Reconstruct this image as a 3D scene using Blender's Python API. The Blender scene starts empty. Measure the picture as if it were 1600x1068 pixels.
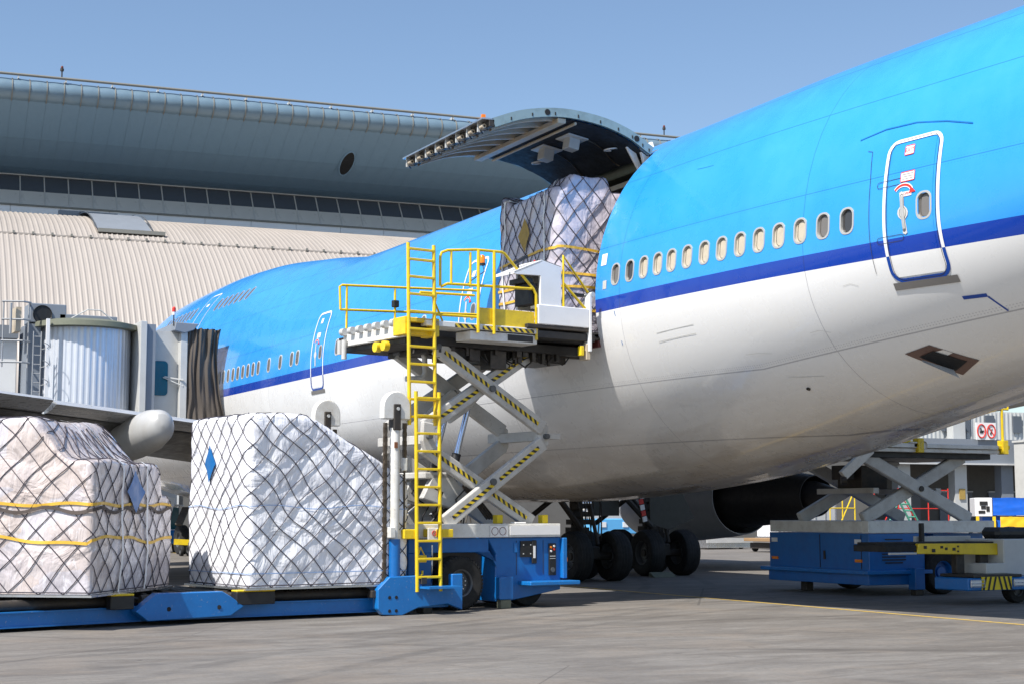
import bpy, math, random
import numpy as np
from mathutils import Vector, Matrix, noise
random.seed(7)
R = math.radians
sc = bpy.context.scene
col = sc.collection

# ------------------------------------------------------------------ camera, sky, sun, exposure
cam = bpy.data.cameras.new("camera"); cam.lens = 36 * 2443 / 1600; cam.sensor_width = 36
cam.clip_start = 0.1; cam.clip_end = 3000
co = bpy.data.objects.new("camera", cam); col.objects.link(co)
co.location = (0, 0, 1.7); co.rotation_euler = (R(90 + 6.214), 0, R(-27.1)); sc.camera = co
SUN_EL, SUN_BEAR = 52.0, 246.0
w = bpy.data.worlds.new("World"); sc.world = w; w.use_nodes = True
wn = w.node_tree; bg = wn.nodes["Background"]
sky = wn.nodes.new("ShaderNodeTexSky"); sky.sky_type = 'NISHITA'; sky.sun_disc = False
sky.sun_elevation = R(SUN_EL); sky.sun_rotation = R(SUN_BEAR)
sky.air_density = 1.0; sky.dust_density = .8; sky.ozone_density = 2.6; sky.altitude = 0
wn.links.new(sky.outputs[0], bg.inputs[0]); bg.inputs[1].default_value = 0.112
sl = bpy.data.lights.new("sun", 'SUN'); sl.energy = 5.0; sl.angle = R(0.55); sl.color = (1, .955, .89)
so = bpy.data.objects.new("sun", sl); col.objects.link(so)
ce = math.cos(R(SUN_EL))
so.rotation_euler = Vector((-math.sin(R(SUN_BEAR)) * ce, -math.cos(R(SUN_BEAR)) * ce, -math.sin(R(SUN_EL)))).to_track_quat('-Z', 'Y').to_euler()
so.location = (-30, -12, 60)
vs = sc.view_settings; vs.view_transform = 'Standard'; vs.look = 'None'; vs.exposure = 0.5; vs.gamma = 1
vs.use_curve_mapping = False
sc.cycles.max_bounces = 6

# ------------------------------------------------------------------ materials
M = {}
def nodes(name):
    m = bpy.data.materials.new(name); m.use_nodes = True; nt = m.node_tree
    return m, nt, nt.nodes["Principled BSDF"]
def N(nt, t, **kw):
    n = nt.nodes.new(t)
    for k, v in kw.items():
        if k.startswith('i_'):
            key = k[2:]
            n.inputs[int(key) if key.isdigit() else key].default_value = v
        else: setattr(n, k, v)
    return n
def coords(nt, scale=(1, 1, 1), rot=(0, 0, 0)):
    tc = N(nt, "ShaderNodeTexCoord"); mp = N(nt, "ShaderNodeMapping")
    mp.inputs['Scale'].default_value = scale; mp.inputs['Rotation'].default_value = rot
    nt.links.new(tc.outputs['Object'], mp.inputs[0]); return mp.outputs[0]
def mix(nt, fac, a, b, mode='MIX'):
    n = N(nt, "ShaderNodeMix", data_type='RGBA', blend_type=mode)
    for sock, v in ((n.inputs[0], fac), (n.inputs[6], a), (n.inputs[7], b)):
        if isinstance(v, bpy.types.NodeSocket): nt.links.new(v, sock)
        elif isinstance(v, (int, float)): sock.default_value = v
        else: sock.default_value = (*v, 1)
    return n.outputs[2]
def ramp(nt, src, a, b, va=0.0, vb=1.0):
    n = N(nt, "ShaderNodeMapRange"); n.inputs[1].default_value = a; n.inputs[2].default_value = b
    n.inputs[3].default_value = va; n.inputs[4].default_value = vb
    nt.links.new(src, n.inputs[0]); return n.outputs[0]
def noise_(nt, vec, scale, detail=4, rough=.55, dist=0):
    n = N(nt, "ShaderNodeTexNoise"); n.inputs['Scale'].default_value = scale; n.inputs['Detail'].default_value = detail
    n.inputs['Roughness'].default_value = rough; n.inputs['Distortion'].default_value = dist
    nt.links.new(vec, n.inputs['Vector']); return n.outputs[0]
def math_(nt, op, a, b=None, c=None):
    n = N(nt, "ShaderNodeMath", operation=op)
    for i, v in enumerate((a, b, c)):
        if v is None: continue
        if isinstance(v, bpy.types.NodeSocket): nt.links.new(v, n.inputs[i])
        else: n.inputs[i].default_value = v
    return n.outputs[0]
def bump(nt, bs, h, strength=.3, dist=.02):
    b = N(nt, "ShaderNodeBump"); b.inputs['Strength'].default_value = strength; b.inputs['Distance'].default_value = dist
    nt.links.new(h, b.inputs['Height']); nt.links.new(b.outputs[0], bs.inputs['Normal'])
def mat(name, c, rough=.5, metal=0, coat=0, dirt=.25, dcol=None, dscale=2.5, bmp=0, bscale=30, stretch=(1, 1, 1), spots=0, spotcol=(.12, .07, .04)):
    m, nt, bs = nodes(name)
    v = coords(nt, stretch)
    dcol = dcol or tuple(x * .45 + .02 for x in c)
    n1 = noise_(nt, v, dscale, 6, .65)
    fac = ramp(nt, n1, .45, .78, 0, dirt)
    colr = mix(nt, fac, c, dcol)
    if spots:
        n2 = noise_(nt, v, dscale * 5, 5, .7)
        colr = mix(nt, ramp(nt, n2, .62, .68, 0, spots), colr, spotcol)
    nt.links.new(colr, bs.inputs['Base Color'])
    n3 = noise_(nt, v, dscale * 3, 3)
    nt.links.new(ramp(nt, n3, .3, .7, max(.03, rough - .08), min(1, rough + .12)), bs.inputs['Roughness'])
    bs.inputs['Metallic'].default_value = metal
    bs.inputs['Coat Weight'].default_value = coat; bs.inputs['Coat Roughness'].default_value = .08
    if bmp: bump(nt, bs, noise_(nt, v, bscale, 4), bmp, .01)
    M[name] = m; return m

mat('white_paint', (.68, .67, .63), .42, dirt=.6, dcol=(.34, .29, .23), dscale=3.5, spots=.55, spotcol=(.25, .17, .1))
mat('white_clean', (.78, .78, .77), .35, dirt=.15)
mat('arm_paint', (.5, .49, .46), .5, dirt=.6, dcol=(.24, .21, .18), dscale=3, spots=.5, spotcol=(.13, .09, .06))
mat('blue_paint', (.003, .125, .40), .38, coat=.15, dirt=.6, dcol=(.01, .08, .27), dscale=3, spots=.2, spotcol=(.05, .1, .2))
mat('blue_worn', (.006, .155, .46), .38, coat=.15, dirt=.4, dcol=(.01, .08, .27), dscale=4, spots=.45, spotcol=(.28, .3, .33))
mat('yellow_paint', (.76, .54, .012), .4, coat=.12, dirt=.6, dcol=(.42, .27, .02), dscale=5, spots=.3, spotcol=(.2, .12, .03))
mat('yellow_plain', (.8, .58, .012), .45, dirt=.1)
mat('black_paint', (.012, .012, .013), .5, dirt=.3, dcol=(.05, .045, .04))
mat('dark_steel', (.045, .04, .036), .55, metal=.4, dirt=.6, dcol=(.1, .075, .05), dscale=6)
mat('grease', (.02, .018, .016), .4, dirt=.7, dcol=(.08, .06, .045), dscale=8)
mat('chain_steel', (.11, .085, .06), .5, metal=.6, dirt=.5, dcol=(.05, .035, .02), dscale=9)
mat('chrome', (.62, .68, .8), .1, metal=1, dirt=.1)
mat('gear_dark', (.05, .05, .04), .6, dirt=.4)
mat('rubber', (.011, .011, .011), .8, dirt=.7, dcol=(.03, .028, .026), dscale=4, bmp=.3, bscale=40)
mat('rim_grey', (.10, .105, .11), .45, metal=.2, dirt=.5, dcol=(.06, .055, .05), dscale=6)
mat('grey_paint', (.3, .31, .32), .5, dirt=.3)
mat('pale_grey', (.52, .52, .5), .45, dirt=.25)
mat('alu', (.55, .56, .58), .28, metal=.9, dirt=.3, dcol=(.3, .3, .3))
mat('wing_alu', (.68, .69, .7), .3, metal=.45, dirt=.35, dcol=(.26, .26, .27), dscale=1.2, stretch=(1, 2.5, 1))
mat('wing_grey', (.14, .138, .132), .42, metal=.15, dirt=.5, dcol=(.07, .055, .04), dscale=.7, stretch=(3, .6, 1), spots=.1)
mat('fairing_grey', (.42, .42, .41), .4, dirt=.4, dcol=(.3, .28, .25))
mat('nacelle_grey', (.42, .45, .49), .4, dirt=.3)
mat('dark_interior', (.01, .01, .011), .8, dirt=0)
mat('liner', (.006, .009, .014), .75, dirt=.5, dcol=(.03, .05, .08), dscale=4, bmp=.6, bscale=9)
mat('frame_primer', (.5, .42, .31), .5, dirt=.5, dcol=(.2, .15, .1))
mat('door_edge', (.27, .36, .37), .35, metal=.3, dirt=.45, dcol=(.1, .13, .13), dscale=6)
mat('red_paint', (.62, .03, .02), .45, dirt=.1)
mat('darkred', (.13, .025, .02), .5, dirt=.4)
mat('brown_paint', (.13, .075, .06), .5, dirt=.4)
mat('orange', (.85, .22, .01), .25, dirt=0)
mat('beige_roof', (.36, .325, .292), .5, dirt=.35, dcol=(.31, .27, .24), dscale=.25, stretch=(1, .3, .3))
mat('fascia_blue', (.155, .235, .30), .36, metal=.1, coat=.2, dirt=.4, dcol=(.125, .185, .235), dscale=.7)
mat('soffit_blue', (.165, .265, .36), .5, dirt=.4, dcol=(.145, .235, .32), dscale=.5, stretch=(1, 1, .4))
mat('pane_dark', (.09, .105, .13), .15, dirt=.2)
mat('lower_glass_reflection', (.62, .61, .58), .3, dirt=.2, dscale=.4)  # reflection painted as pale colour in the lower half of the terminal glazing
mat('pane_blind', (.16, .15, .14), .4, dirt=.3, dscale=.6)
mat('mullion', (.55, .55, .54), .45, dirt=.2)
mat('wall_white', (.85, .87, .9), .5, dirt=.2, dscale=.4)
mat('wall_clad', (.5, .51, .5), .5, dirt=.3, dscale=.5)
mat('wall_grey', (.15, .16, .175), .6, dirt=.3, dscale=1)
mat('canopy_grey', (.2, .225, .26), .55, dirt=.2, dscale=.5)
mat('block_wall', (.12, .115, .105), .8, dirt=.4, dscale=1.5)
mat('tarp_blue', (.01, .12, .6), .4, dirt=.2, bmp=.6, bscale=5)
mat('tarp_yellow', (.85, .5, .02), .45, dirt=.2, bmp=.6, bscale=6)
mat('bellows', (.085, .07, .058), .75, dirt=.7, dcol=(.09, .075, .06), dscale=3, bmp=.5, bscale=12, stretch=(1, 1, .3))
mat('olive', (.13, .14, .1), .7, dirt=.5, dcol=(.2, .19, .15), dscale=3)
mat('teal_glass', (.005, .08, .12), .1, dirt=.1)
mat('cab_metal', (.6, .63, .68), .38, metal=.3, dirt=.1)
mat('net', (.045, .04, .055), .8, dirt=.3)
mat('net_brown', (.09, .07, .06), .8, dirt=.4)
mat('tag_blue', (.006, .13, .38), .4, dirt=.2)
mat('cord_blue', (.25, .38, .62), .5, dirt=.6, dcol=(.7, .7, .75), dscale=9)
mat('card', (.4, .27, .07), .7, dirt=.5, dcol=(.2, .13, .03), dscale=8)
mat('strap_white', (.75, .75, .75), .5, dirt=.1)
mat('strap_yellow', (.75, .45, .05), .5, dirt=.2)
mat('sign_white', (.78, .77, .76), .4, dirt=.1)
mat('rust', (.22, .08, .03), .8, dirt=.5)
mat('wood', (.32, .2, .1), .7, dirt=.4)
mat('win_beige', (.5, .44, .34), .5, dirt=.45, dcol=(.3, .25, .2), dscale=7)
mat('far_pane', (.10, .095, .09), .3, dirt=.4, dcol=(.3, .27, .22), dscale=3)
mat('win_glass', (.05, .05, .05), .08, dirt=.2)
mat('win_frame', (.5, .49, .46), .35, metal=.3, dirt=.2)
mat('pipe_grey', (.2, .2, .18), .5, dirt=.2)
mat('cyan_van', (.12, .42, .75), .4, dirt=.2)
mat('green_paint', (.08, .33, .22), .5)

def hazard(name, pitch=.13, ax=(1, 0, 1)):
    m, nt, bs = nodes(name)
    tc = N(nt, "ShaderNodeTexCoord"); sp = N(nt, "ShaderNodeSeparateXYZ"); nt.links.new(tc.outputs['UV'], sp.inputs[0])
    s = math_(nt, 'ADD', sp.outputs[0], sp.outputs[1])
    fr = math_(nt, 'FRACT', math_(nt, 'DIVIDE', s, pitch))
    st = math_(nt, 'GREATER_THAN', fr, .5)
    v = coords(nt); wear = ramp(nt, noise_(nt, v, 14, 5, .7), .55, .75, 0, .5)
    c = mix(nt, st, (.02, .02, .02), (.72, .52, .02)); c = mix(nt, wear, c, (.3, .28, .2))
    nt.links.new(c, bs.inputs['Base Color']); bs.inputs['Roughness'].default_value = .5
    M[name] = m
hazard('hazard')

def livery():
    m, nt, bs = nodes('livery')
    tc = N(nt, "ShaderNodeTexCoord"); sp = N(nt, "ShaderNodeSeparateXYZ"); nt.links.new(tc.outputs['Object'], sp.inputs[0])
    X, Y, Z = sp.outputs
    v = coords(nt, (1, 1, 1)); vs_ = coords(nt, (2.2, .35, 1.6)); vd = coords(nt, (1, 1.6, .35))
    # white with oily grime low on the belly, streaked along the airflow
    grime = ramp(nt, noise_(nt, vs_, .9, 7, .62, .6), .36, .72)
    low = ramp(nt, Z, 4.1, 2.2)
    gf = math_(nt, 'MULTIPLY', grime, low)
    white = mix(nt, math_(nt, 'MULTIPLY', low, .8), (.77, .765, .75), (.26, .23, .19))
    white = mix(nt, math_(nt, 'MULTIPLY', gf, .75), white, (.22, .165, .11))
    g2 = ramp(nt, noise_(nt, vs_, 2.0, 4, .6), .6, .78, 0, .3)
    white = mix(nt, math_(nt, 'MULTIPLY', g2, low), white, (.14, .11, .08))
    blotch = noise_(nt, v, .55, 5, .6)
    lb = mix(nt, ramp(nt, blotch, .3, .7), (.024, .285, .74), (.04, .325, .80))
    st = ramp(nt, noise_(nt, vd, 1.6, 3, .5), .55, .85, 0, .16)
    lb = mix(nt, st, lb, (.015, .2, .58))
    db = (.0008, .04, .34)
    c = mix(nt, math_(nt, 'GREATER_THAN', Z, 5.41), white, db)
    c = mix(nt, math_(nt, 'GREATER_THAN', Z, 5.655), c, lb)
    # panel joints
    def line(sock, period, off, wd):
        f = math_(nt, 'FRACT', math_(nt, 'DIVIDE', math_(nt, 'ADD', sock, off), period))
        d = math_(nt, 'ABSOLUTE', math_(nt, 'SUBTRACT', f, .5))
        return math_(nt, 'LESS_THAN', d, wd / period)
    def at(sock, val, wd):
        return math_(nt, 'LESS_THAN', math_(nt, 'ABSOLUTE', math_(nt, 'SUBTRACT', sock, val)), wd)
    zy = math_(nt, 'ADD', Z, math_(nt, 'MULTIPLY', math_(nt, 'MAXIMUM', math_(nt, 'SUBTRACT', 21.0, Y), 0), -.09))
    L = line(Y, 5.05, 5.05 * 10 - 24.35 + 2.525, .007)
    for val in (6.62, 7.95, 8.85): L = math_(nt, 'MAXIMUM', L, at(Z, val, .007))
    for val in (4.05, 3.0): L = math_(nt, 'MAXIMUM', L, at(zy, val, .009))
    dots = math_(nt, 'LESS_THAN', math_(nt, 'FRACT', math_(nt, 'DIVIDE', Y, .055)), .45)
    for val in (6.66, 6.58): L = math_(nt, 'MAXIMUM', L, math_(nt, 'MULTIPLY', math_(nt, 'MULTIPLY', at(Z, val, .006), dots), .35))
    for val in (4.09, 4.12): L = math_(nt, 'MAXIMUM', L, math_(nt, 'MULTIPLY', math_(nt, 'MULTIPLY', at(zy, val, .007), dots), .6))
    dark = mix(nt, 1, c, (.42, .42, .45), 'MULTIPLY')
    c = mix(nt, math_(nt, 'MULTIPLY', L, .75), c, dark)
    nt.links.new(c, bs.inputs['Base Color'])
    nt.links.new(ramp(nt, noise_(nt, v, 2.2, 5, .6), .3, .7, .2, .4), bs.inputs['Roughness'])
    bs.inputs['Coat Weight'].default_value = .5; bs.inputs['Coat Roughness'].default_value = .06
    # slight oil-canning between frames
    M['livery'] = m
livery()
def outline_mat():
    m, nt, bs = nodes('outline')
    tc = N(nt, "ShaderNodeTexCoord"); sp = N(nt, "ShaderNodeSeparateXYZ"); nt.links.new(tc.outputs['Object'], sp.inputs[0])
    c = mix(nt, math_(nt, 'GREATER_THAN', sp.outputs[2], 5.41), (.002, .05, .3), (.78, .78, .77))
    nt.links.new(c, bs.inputs['Base Color']); bs.inputs['Roughness'].default_value = .35; M['outline'] = m
outline_mat()
def wrap(name, base, shade, ghost, gloss, card=None):
    m, nt, bs = nodes(name); v = coords(nt); v2 = coords(nt, (1, 1, .45))
    f = ramp(nt, noise_(nt, v, 1.6, 6, .6), .35, .7)
    c = mix(nt, f, base, shade)
    if card:
        blocks = N(nt, "ShaderNodeTexVoronoi", distance='CHEBYCHEV'); blocks.inputs['Scale'].default_value = 1.5
        nt.links.new(v, blocks.inputs['Vector'])
        sep = N(nt, "ShaderNodeSeparateColor"); nt.links.new(blocks.outputs['Color'], sep.inputs[0])
        c = mix(nt, ramp(nt, sep.outputs[0], .3, .9, 0, .6), c, card)
    st = ramp(nt, noise_(nt, v2, 5, 7, .7, 1.8), .56, .66, 0, ghost)
    c = mix(nt, st, c, (.86, .86, .9))
    nt.links.new(c, bs.inputs['Base Color'])
    nt.links.new(ramp(nt, noise_(nt, v, 6, 4), .3, .7, gloss, gloss + .25), bs.inputs['Roughness'])
    bs.inputs['Coat Weight'].default_value = .5; bs.inputs['Coat Roughness'].default_value = .2
    v3 = coords(nt, (1, 1, .35), (R(20), R(14), 0))
    h = math_(nt, 'ADD', noise_(nt, v, 1.7, 3, .5, 1.2), math_(nt, 'MULTIPLY', noise_(nt, v3, 5.5, 3, .55, 1.6), .28))
    bump(nt, bs, h, .8, .1)
    M[name] = m
wrap('wrap_white', (.86, .86, .88), (.78, .78, .83), .2, .4)
wrap('wrap_card', (.62, .58, .59), (.5, .47, .51), .6, .14, (.55, .44, .37))
wrap('wrap_lilac', (.58, .54, .6), (.44, .42, .5), .45, .14, (.5, .42, .44))

def ground_mat():
    m, nt, bs = nodes('concrete')
    v = coords(nt, (1, 1, 1), (0, 0, R(-14))); vs_ = coords(nt, (.38, 1.2, 1), (0, 0, R(-12)))
    vm = coords(nt, (.42, 1.1, 1), (0, 0, R(-20)))
    c = mix(nt, ramp(nt, noise_(nt, vs_, 1.2, 8, .68, 1.0), .32, .68), (.122, .110, .098), (.215, .20, .18))
    c = mix(nt, ramp(nt, noise_(nt, vm, .5, 6, .62, 1.4), .44, .66, 0, .75), c, (.10, .087, .075))
    c = mix(nt, ramp(nt, noise_(nt, v, .35, 5, .6, 1.8), .5, .66, 0, .5), c, (.22, .185, .15))
    c = mix(nt, ramp(nt, noise_(nt, vm, 1.9, 7, .7, 2.2), .56, .7, 0, .5), c, (.10, .09, .08))
    c = mix(nt, ramp(nt, noise_(nt, vs_, 3.2, 7, .75, 1.5), .58, .7, 0, .5), c, (.30, .28, .25))
    c = mix(nt, ramp(nt, noise_(nt, v, 14, 8, .85), .5, .62, 0, .45), c, (.085, .082, .072))
    c = mix(nt, ramp(nt, noise_(nt, v, .8, 4, .6, 1), .68, .72, 0, .4), c, (.07, .062, .055))
    # rubber laid down by turning tugs, and a few oil spots
    tcg = N(nt, "ShaderNodeTexCoord"); T_ = None
    for cx_, cy_, rr_, st_ in ((30, -8, 34.0, .5), (30, -8, 35.6, .4), (-6, 48, 30.5, .45), (-6, 48, 32.0, .35), (14, -20, 41.0, .35), (40, 60, 52, .4)):
        dn = N(nt, "ShaderNodeVectorMath", operation='DISTANCE'); nt.links.new(tcg.outputs['Object'], dn.inputs[0]); dn.inputs[1].default_value = (cx_, cy_, 0)
        q_ = ramp(nt, math_(nt, 'ABSOLUTE', math_(nt, 'SUBTRACT', dn.outputs['Value'], rr_)), .08, .16, st_, 0)
        T_ = q_ if T_ is None else math_(nt, 'MAXIMUM', T_, q_)
    c = mix(nt, math_(nt, 'MULTIPLY', T_, ramp(nt, noise_(nt, v, .6, 5, .7), .35, .6)), c, (.055, .05, .046))
    c = mix(nt, ramp(nt, noise_(nt, v, 2.3, 3, .5, .6), .72, .76, 0, .6), c, (.05, .044, .038))
    vc = N(nt, "ShaderNodeTexVoronoi", feature='DISTANCE_TO_EDGE'); vc.inputs['Scale'].default_value = .16
    wv = mix(nt, .12, v, N(nt, "ShaderNodeTexNoise", i_Scale=1.3, i_Detail=6.0).outputs['Color']); nt.links.new(wv, vc.inputs['Vector'])
    c = mix(nt, math_(nt, 'MULTIPLY', math_(nt, 'LESS_THAN', vc.outputs[0], .0013), .5), c, (.05, .045, .04))
    sp = N(nt, "ShaderNodeSeparateXYZ"); nt.links.new(v, sp.inputs[0])
    J = None
    for s, off in ((sp.outputs[0], 1.3), (sp.outputs[1], 2.2)):
        f = math_(nt, 'FRACT', math_(nt, 'DIVIDE', math_(nt, 'ADD', s, off + 500), 5.0))
        d = math_(nt, 'LESS_THAN', math_(nt, 'ABSOLUTE', math_(nt, 'SUBTRACT', f, .5)), .0028)
        J = d if J is None else math_(nt, 'MAXIMUM', J, d)
    c = mix(nt, math_(nt, 'MULTIPLY', J, .55), c, (.11, .1, .09))
    nt.links.new(c, bs.inputs['Base Color'])
    nt.links.new(ramp(nt, noise_(nt, vs_, 4, 5), .3, .7, .62, .9), bs.inputs['Roughness'])
    bump(nt, bs, noise_(nt, v, 45, 6, .7), .4, .01); M['concrete'] = m
ground_mat()

# ------------------------------------------------------------------ mesh helpers
class MB:
    def __init__(s): s.v = []; s.f = []; s.m = []; s.uv = []; s.cur = 0
    def add(s, vs, fs, uvs=None):
        b = len(s.v); s.v += [tuple(p) for p in vs]
        for i, f in enumerate(fs):
            s.f.append([b + k for k in f]); s.m.append(s.cur); s.uv.append(uvs[i] if uvs else None)
        return s
    def box(s, x0, x1, y0, y1, z0, z1):
        vs = [(x, y, z) for z in (z0, z1) for y in (y0, y1) for x in (x0, x1)]
        return s.add(vs, [(0, 2, 3, 1), (4, 5, 7, 6), (0, 1, 5, 4), (2, 6, 7, 3), (0, 4, 6, 2), (1, 3, 7, 5)])
    def bar(s, p, q, w, h, up=(0, 0, 1), uvh=False):
        """box beam from p to q; w across, h along 'up'"""
        p = Vector(p); q = Vector(q); d = q - p; L = d.length; d.normalize(); u = Vector(up)
        sd = d.cross(u).normalized(); u2 = sd.cross(d).normalized()
        vs = []
        for c in (p, q):
            for a, b in ((-1, -1), (1, -1), (1, 1), (-1, 1)): vs.append(c + sd * a * w / 2 + u2 * b * h / 2)
        fs = [(3, 2, 1, 0), (4, 5, 6, 7), (0, 1, 5, 4), (1, 2, 6, 5), (2, 3, 7, 6), (3, 0, 4, 7)]
        uv = None
        if uvh:
            uv = [[(0, 0)] * 4, [(0, 0)] * 4] + [[(0, 0), (0, h), (L, h), (L, 0)]] * 4
        return s.add(vs, fs, uv)
    def tube(s, pts, r, n=8, closed=False, cap=True):
        pts = [Vector(p) for p in pts]; k = len(pts); rings = []; prev = None
        for i, p in enumerate(pts):
            if closed: d = pts[(i + 1) % k] - pts[i - 1]
            else: d = pts[min(i + 1, k - 1)] - pts[max(i - 1, 0)]
            if d.length < 1e-9: d = Vector((0, 0, 1))
            d.normalize()
            if prev is None:
                a = Vector((0, 0, 1)) if abs(d.z) < .9 else Vector((1, 0, 0))
                a = d.cross(a).normalized()
            else:
                a = prev - d * prev.dot(d)
                a = a.normalized() if a.length > 1e-6 else d.orthogonal().normalized()
            prev = a; b = d.cross(a)
            rr = r[i] if isinstance(r, (list, tuple)) else r
            rings.append([p + a * math.cos(t) * rr + b * math.sin(t) * rr for t in [2 * math.pi * j / n for j in range(n)]])
        vs = [p for g in rings for p in g]; fs = []
        for i in range(k if closed else k - 1):
            i2 = (i + 1) % k
            for j in range(n):
                j2 = (j + 1) % n; fs.append((i * n + j, i * n + j2, i2 * n + j2, i2 * n + j))
        if cap and not closed:
            fs.append(tuple(reversed(range(n)))); fs.append(tuple((k - 1) * n + j for j in range(n)))
        return s.add(vs, fs)
    def prism(s, poly, f0, f1):
        """poly: 2D points; f0/f1: functions 2D->3D for the two faces"""
        n = len(poly); vs = [f0(*p) for p in poly] + [f1(*p) for p in poly]
        fs = [tuple(reversed(range(n))), tuple(range(n, 2 * n))] + [(i, (i + 1) % n, (i + 1) % n + n, i + n) for i in range(n)]
        return s.add(vs, fs)
    def lathe(s, prof, c, axis='z', n=32, a0=0, a1=2 * math.pi):
        """prof: (r, t) along the axis from c"""
        cx, cy, cz = c; k = len(prof); full = abs(a1 - a0 - 2 * math.pi) < 1e-6; m = n if full else n + 1; vs = []
        for r, t in prof:
            for j in range(m):
                a = a0 + (a1 - a0) * j / n; p, q = r * math.cos(a), r * math.sin(a)
                vs.append({'z': (cx + p, cy + q, cz + t), 'y': (cx + q, cy + t, cz + p), 'x': (cx + t, cy + p, cz + q)}[axis])
        fs = []
        for i in range(k - 1):
            for j in range(n):
                j2 = (j + 1) % m; fs.append((i * m + j, i * m + j2, (i + 1) * m + j2, (i + 1) * m + j))
        return s.add(vs, fs)
    def grid(s, P, nu, nv, closed_u=False, uv=None):
        vs = [P[i][j] for i in range(nu) for j in range(nv)]; fs = []
        for i in range(nu if closed_u else nu - 1):
            i2 = (i + 1) % nu
            for j in range(nv - 1): fs.append((i * nv + j, i2 * nv + j, i2 * nv + j + 1, i * nv + j + 1))
        return s.add(vs, fs)
    def build(s, name, ms, parent=None, smooth=False, bevel=0, label=None, seg=1, angle=40):
        me = bpy.data.meshes.new(name); me.from_pydata(s.v, [], s.f)
        ms = ms if isinstance(ms, (list, tuple)) else [ms]
        for x in ms: me.materials.append(M[x])
        me.polygons.foreach_set('material_index', s.m)
        if any(u is not None for u in s.uv):
            lay = me.uv_layers.new(name='UV'); k = 0
            for f, u in zip(s.f, s.uv):
                for i in range(len(f)):
                    lay.data[k].uv = u[i] if u else (0, 0); k += 1
        me.update()
        if smooth:
            me.shade_smooth(); me.set_sharp_from_angle(angle=R(angle))
        o = bpy.data.objects.new(name, me); col.objects.link(o)
        if parent is not None: put(o, parent)
        if bevel:
            b = o.modifiers.new('bevel', 'BEVEL'); b.width = bevel; b.segments = seg; b.limit_method = 'ANGLE'; b.angle_limit = R(40)
        if label: o['label'] = label
        return o
def put(o, parent):
    """child keeps world-space mesh coordinates when its thing is unrotated, local ones when it is rotated"""
    o.parent = parent
    top = parent
    while top.parent: top = top.parent
    if top.get('_local') is None and parent.parent is None and parent.type == 'EMPTY':
        o.location = -parent.location
def thing(name, label, cat, loc=(0, 0, 0), rotz=0, group=None, local=False):
    o = bpy.data.objects.new(name, None); col.objects.link(o); o.empty_display_size = .3
    o.location = loc; o.rotation_euler = (0, 0, rotz); o['label'] = label; o['category'] = cat
    if group: o['group'] = group
    if local: o['_local'] = 1
    return o
def tag(o, label, cat, group=None):
    o['label'] = label; o['category'] = cat
    if group: o['group'] = group
    return o
def share(o, name, parent, loc=(0, 0, 0)):
    c = o.copy(); col.objects.link(c); c.parent = parent; c.location = Vector(loc); return c
def rrect(w, h, r, n=4):
    pts = []
    for cx, cy, a in ((w / 2 - r, h / 2 - r, 0), (-w / 2 + r, h / 2 - r, 90), (-w / 2 + r, -h / 2 + r, 180), (w / 2 - r, -h / 2 + r, 270)):
        for i in range(n + 1):
            t = R(a + 90 * i / n); pts.append((cx + r * math.cos(t), cy + r * math.sin(t)))
    return pts

# ------------------------------------------------------------------ ground
g = MB().add([(-600, -300, 0), (900, -300, 0), (900, 1200, 0), (-600, 1200, 0)], [(0, 1, 2, 3)]).build('ground', 'concrete'); g['kind'] = 'structure'
yl = MB()
for a in range(-20, 90, 2):
    x0 = 17.95 - .008 * (a - 18) * .6; x1 = 17.95 - .008 * (a + 2 - 18) * .6
    yl.add([(x0 - .07, a, .004), (x0 + .07, a, .004), (x1 + .07, a + 2, .004), (x1 - .07, a + 2, .004)], [(0, 1, 2, 3)])
m, nt, bs = nodes('line_paint'); v = coords(nt)
nt.links.new(mix(nt, ramp(nt, noise_(nt, v, 9, 6, .75), .45, .62, 0, .75), (.55, .36, .05), (.27, .24, .19)), bs.inputs['Base Color']); bs.inputs['Roughness'].default_value = .7
M['line_paint'] = m
o = yl.build('painted_line', 'line_paint'); o['kind'] = 'structure'

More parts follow.
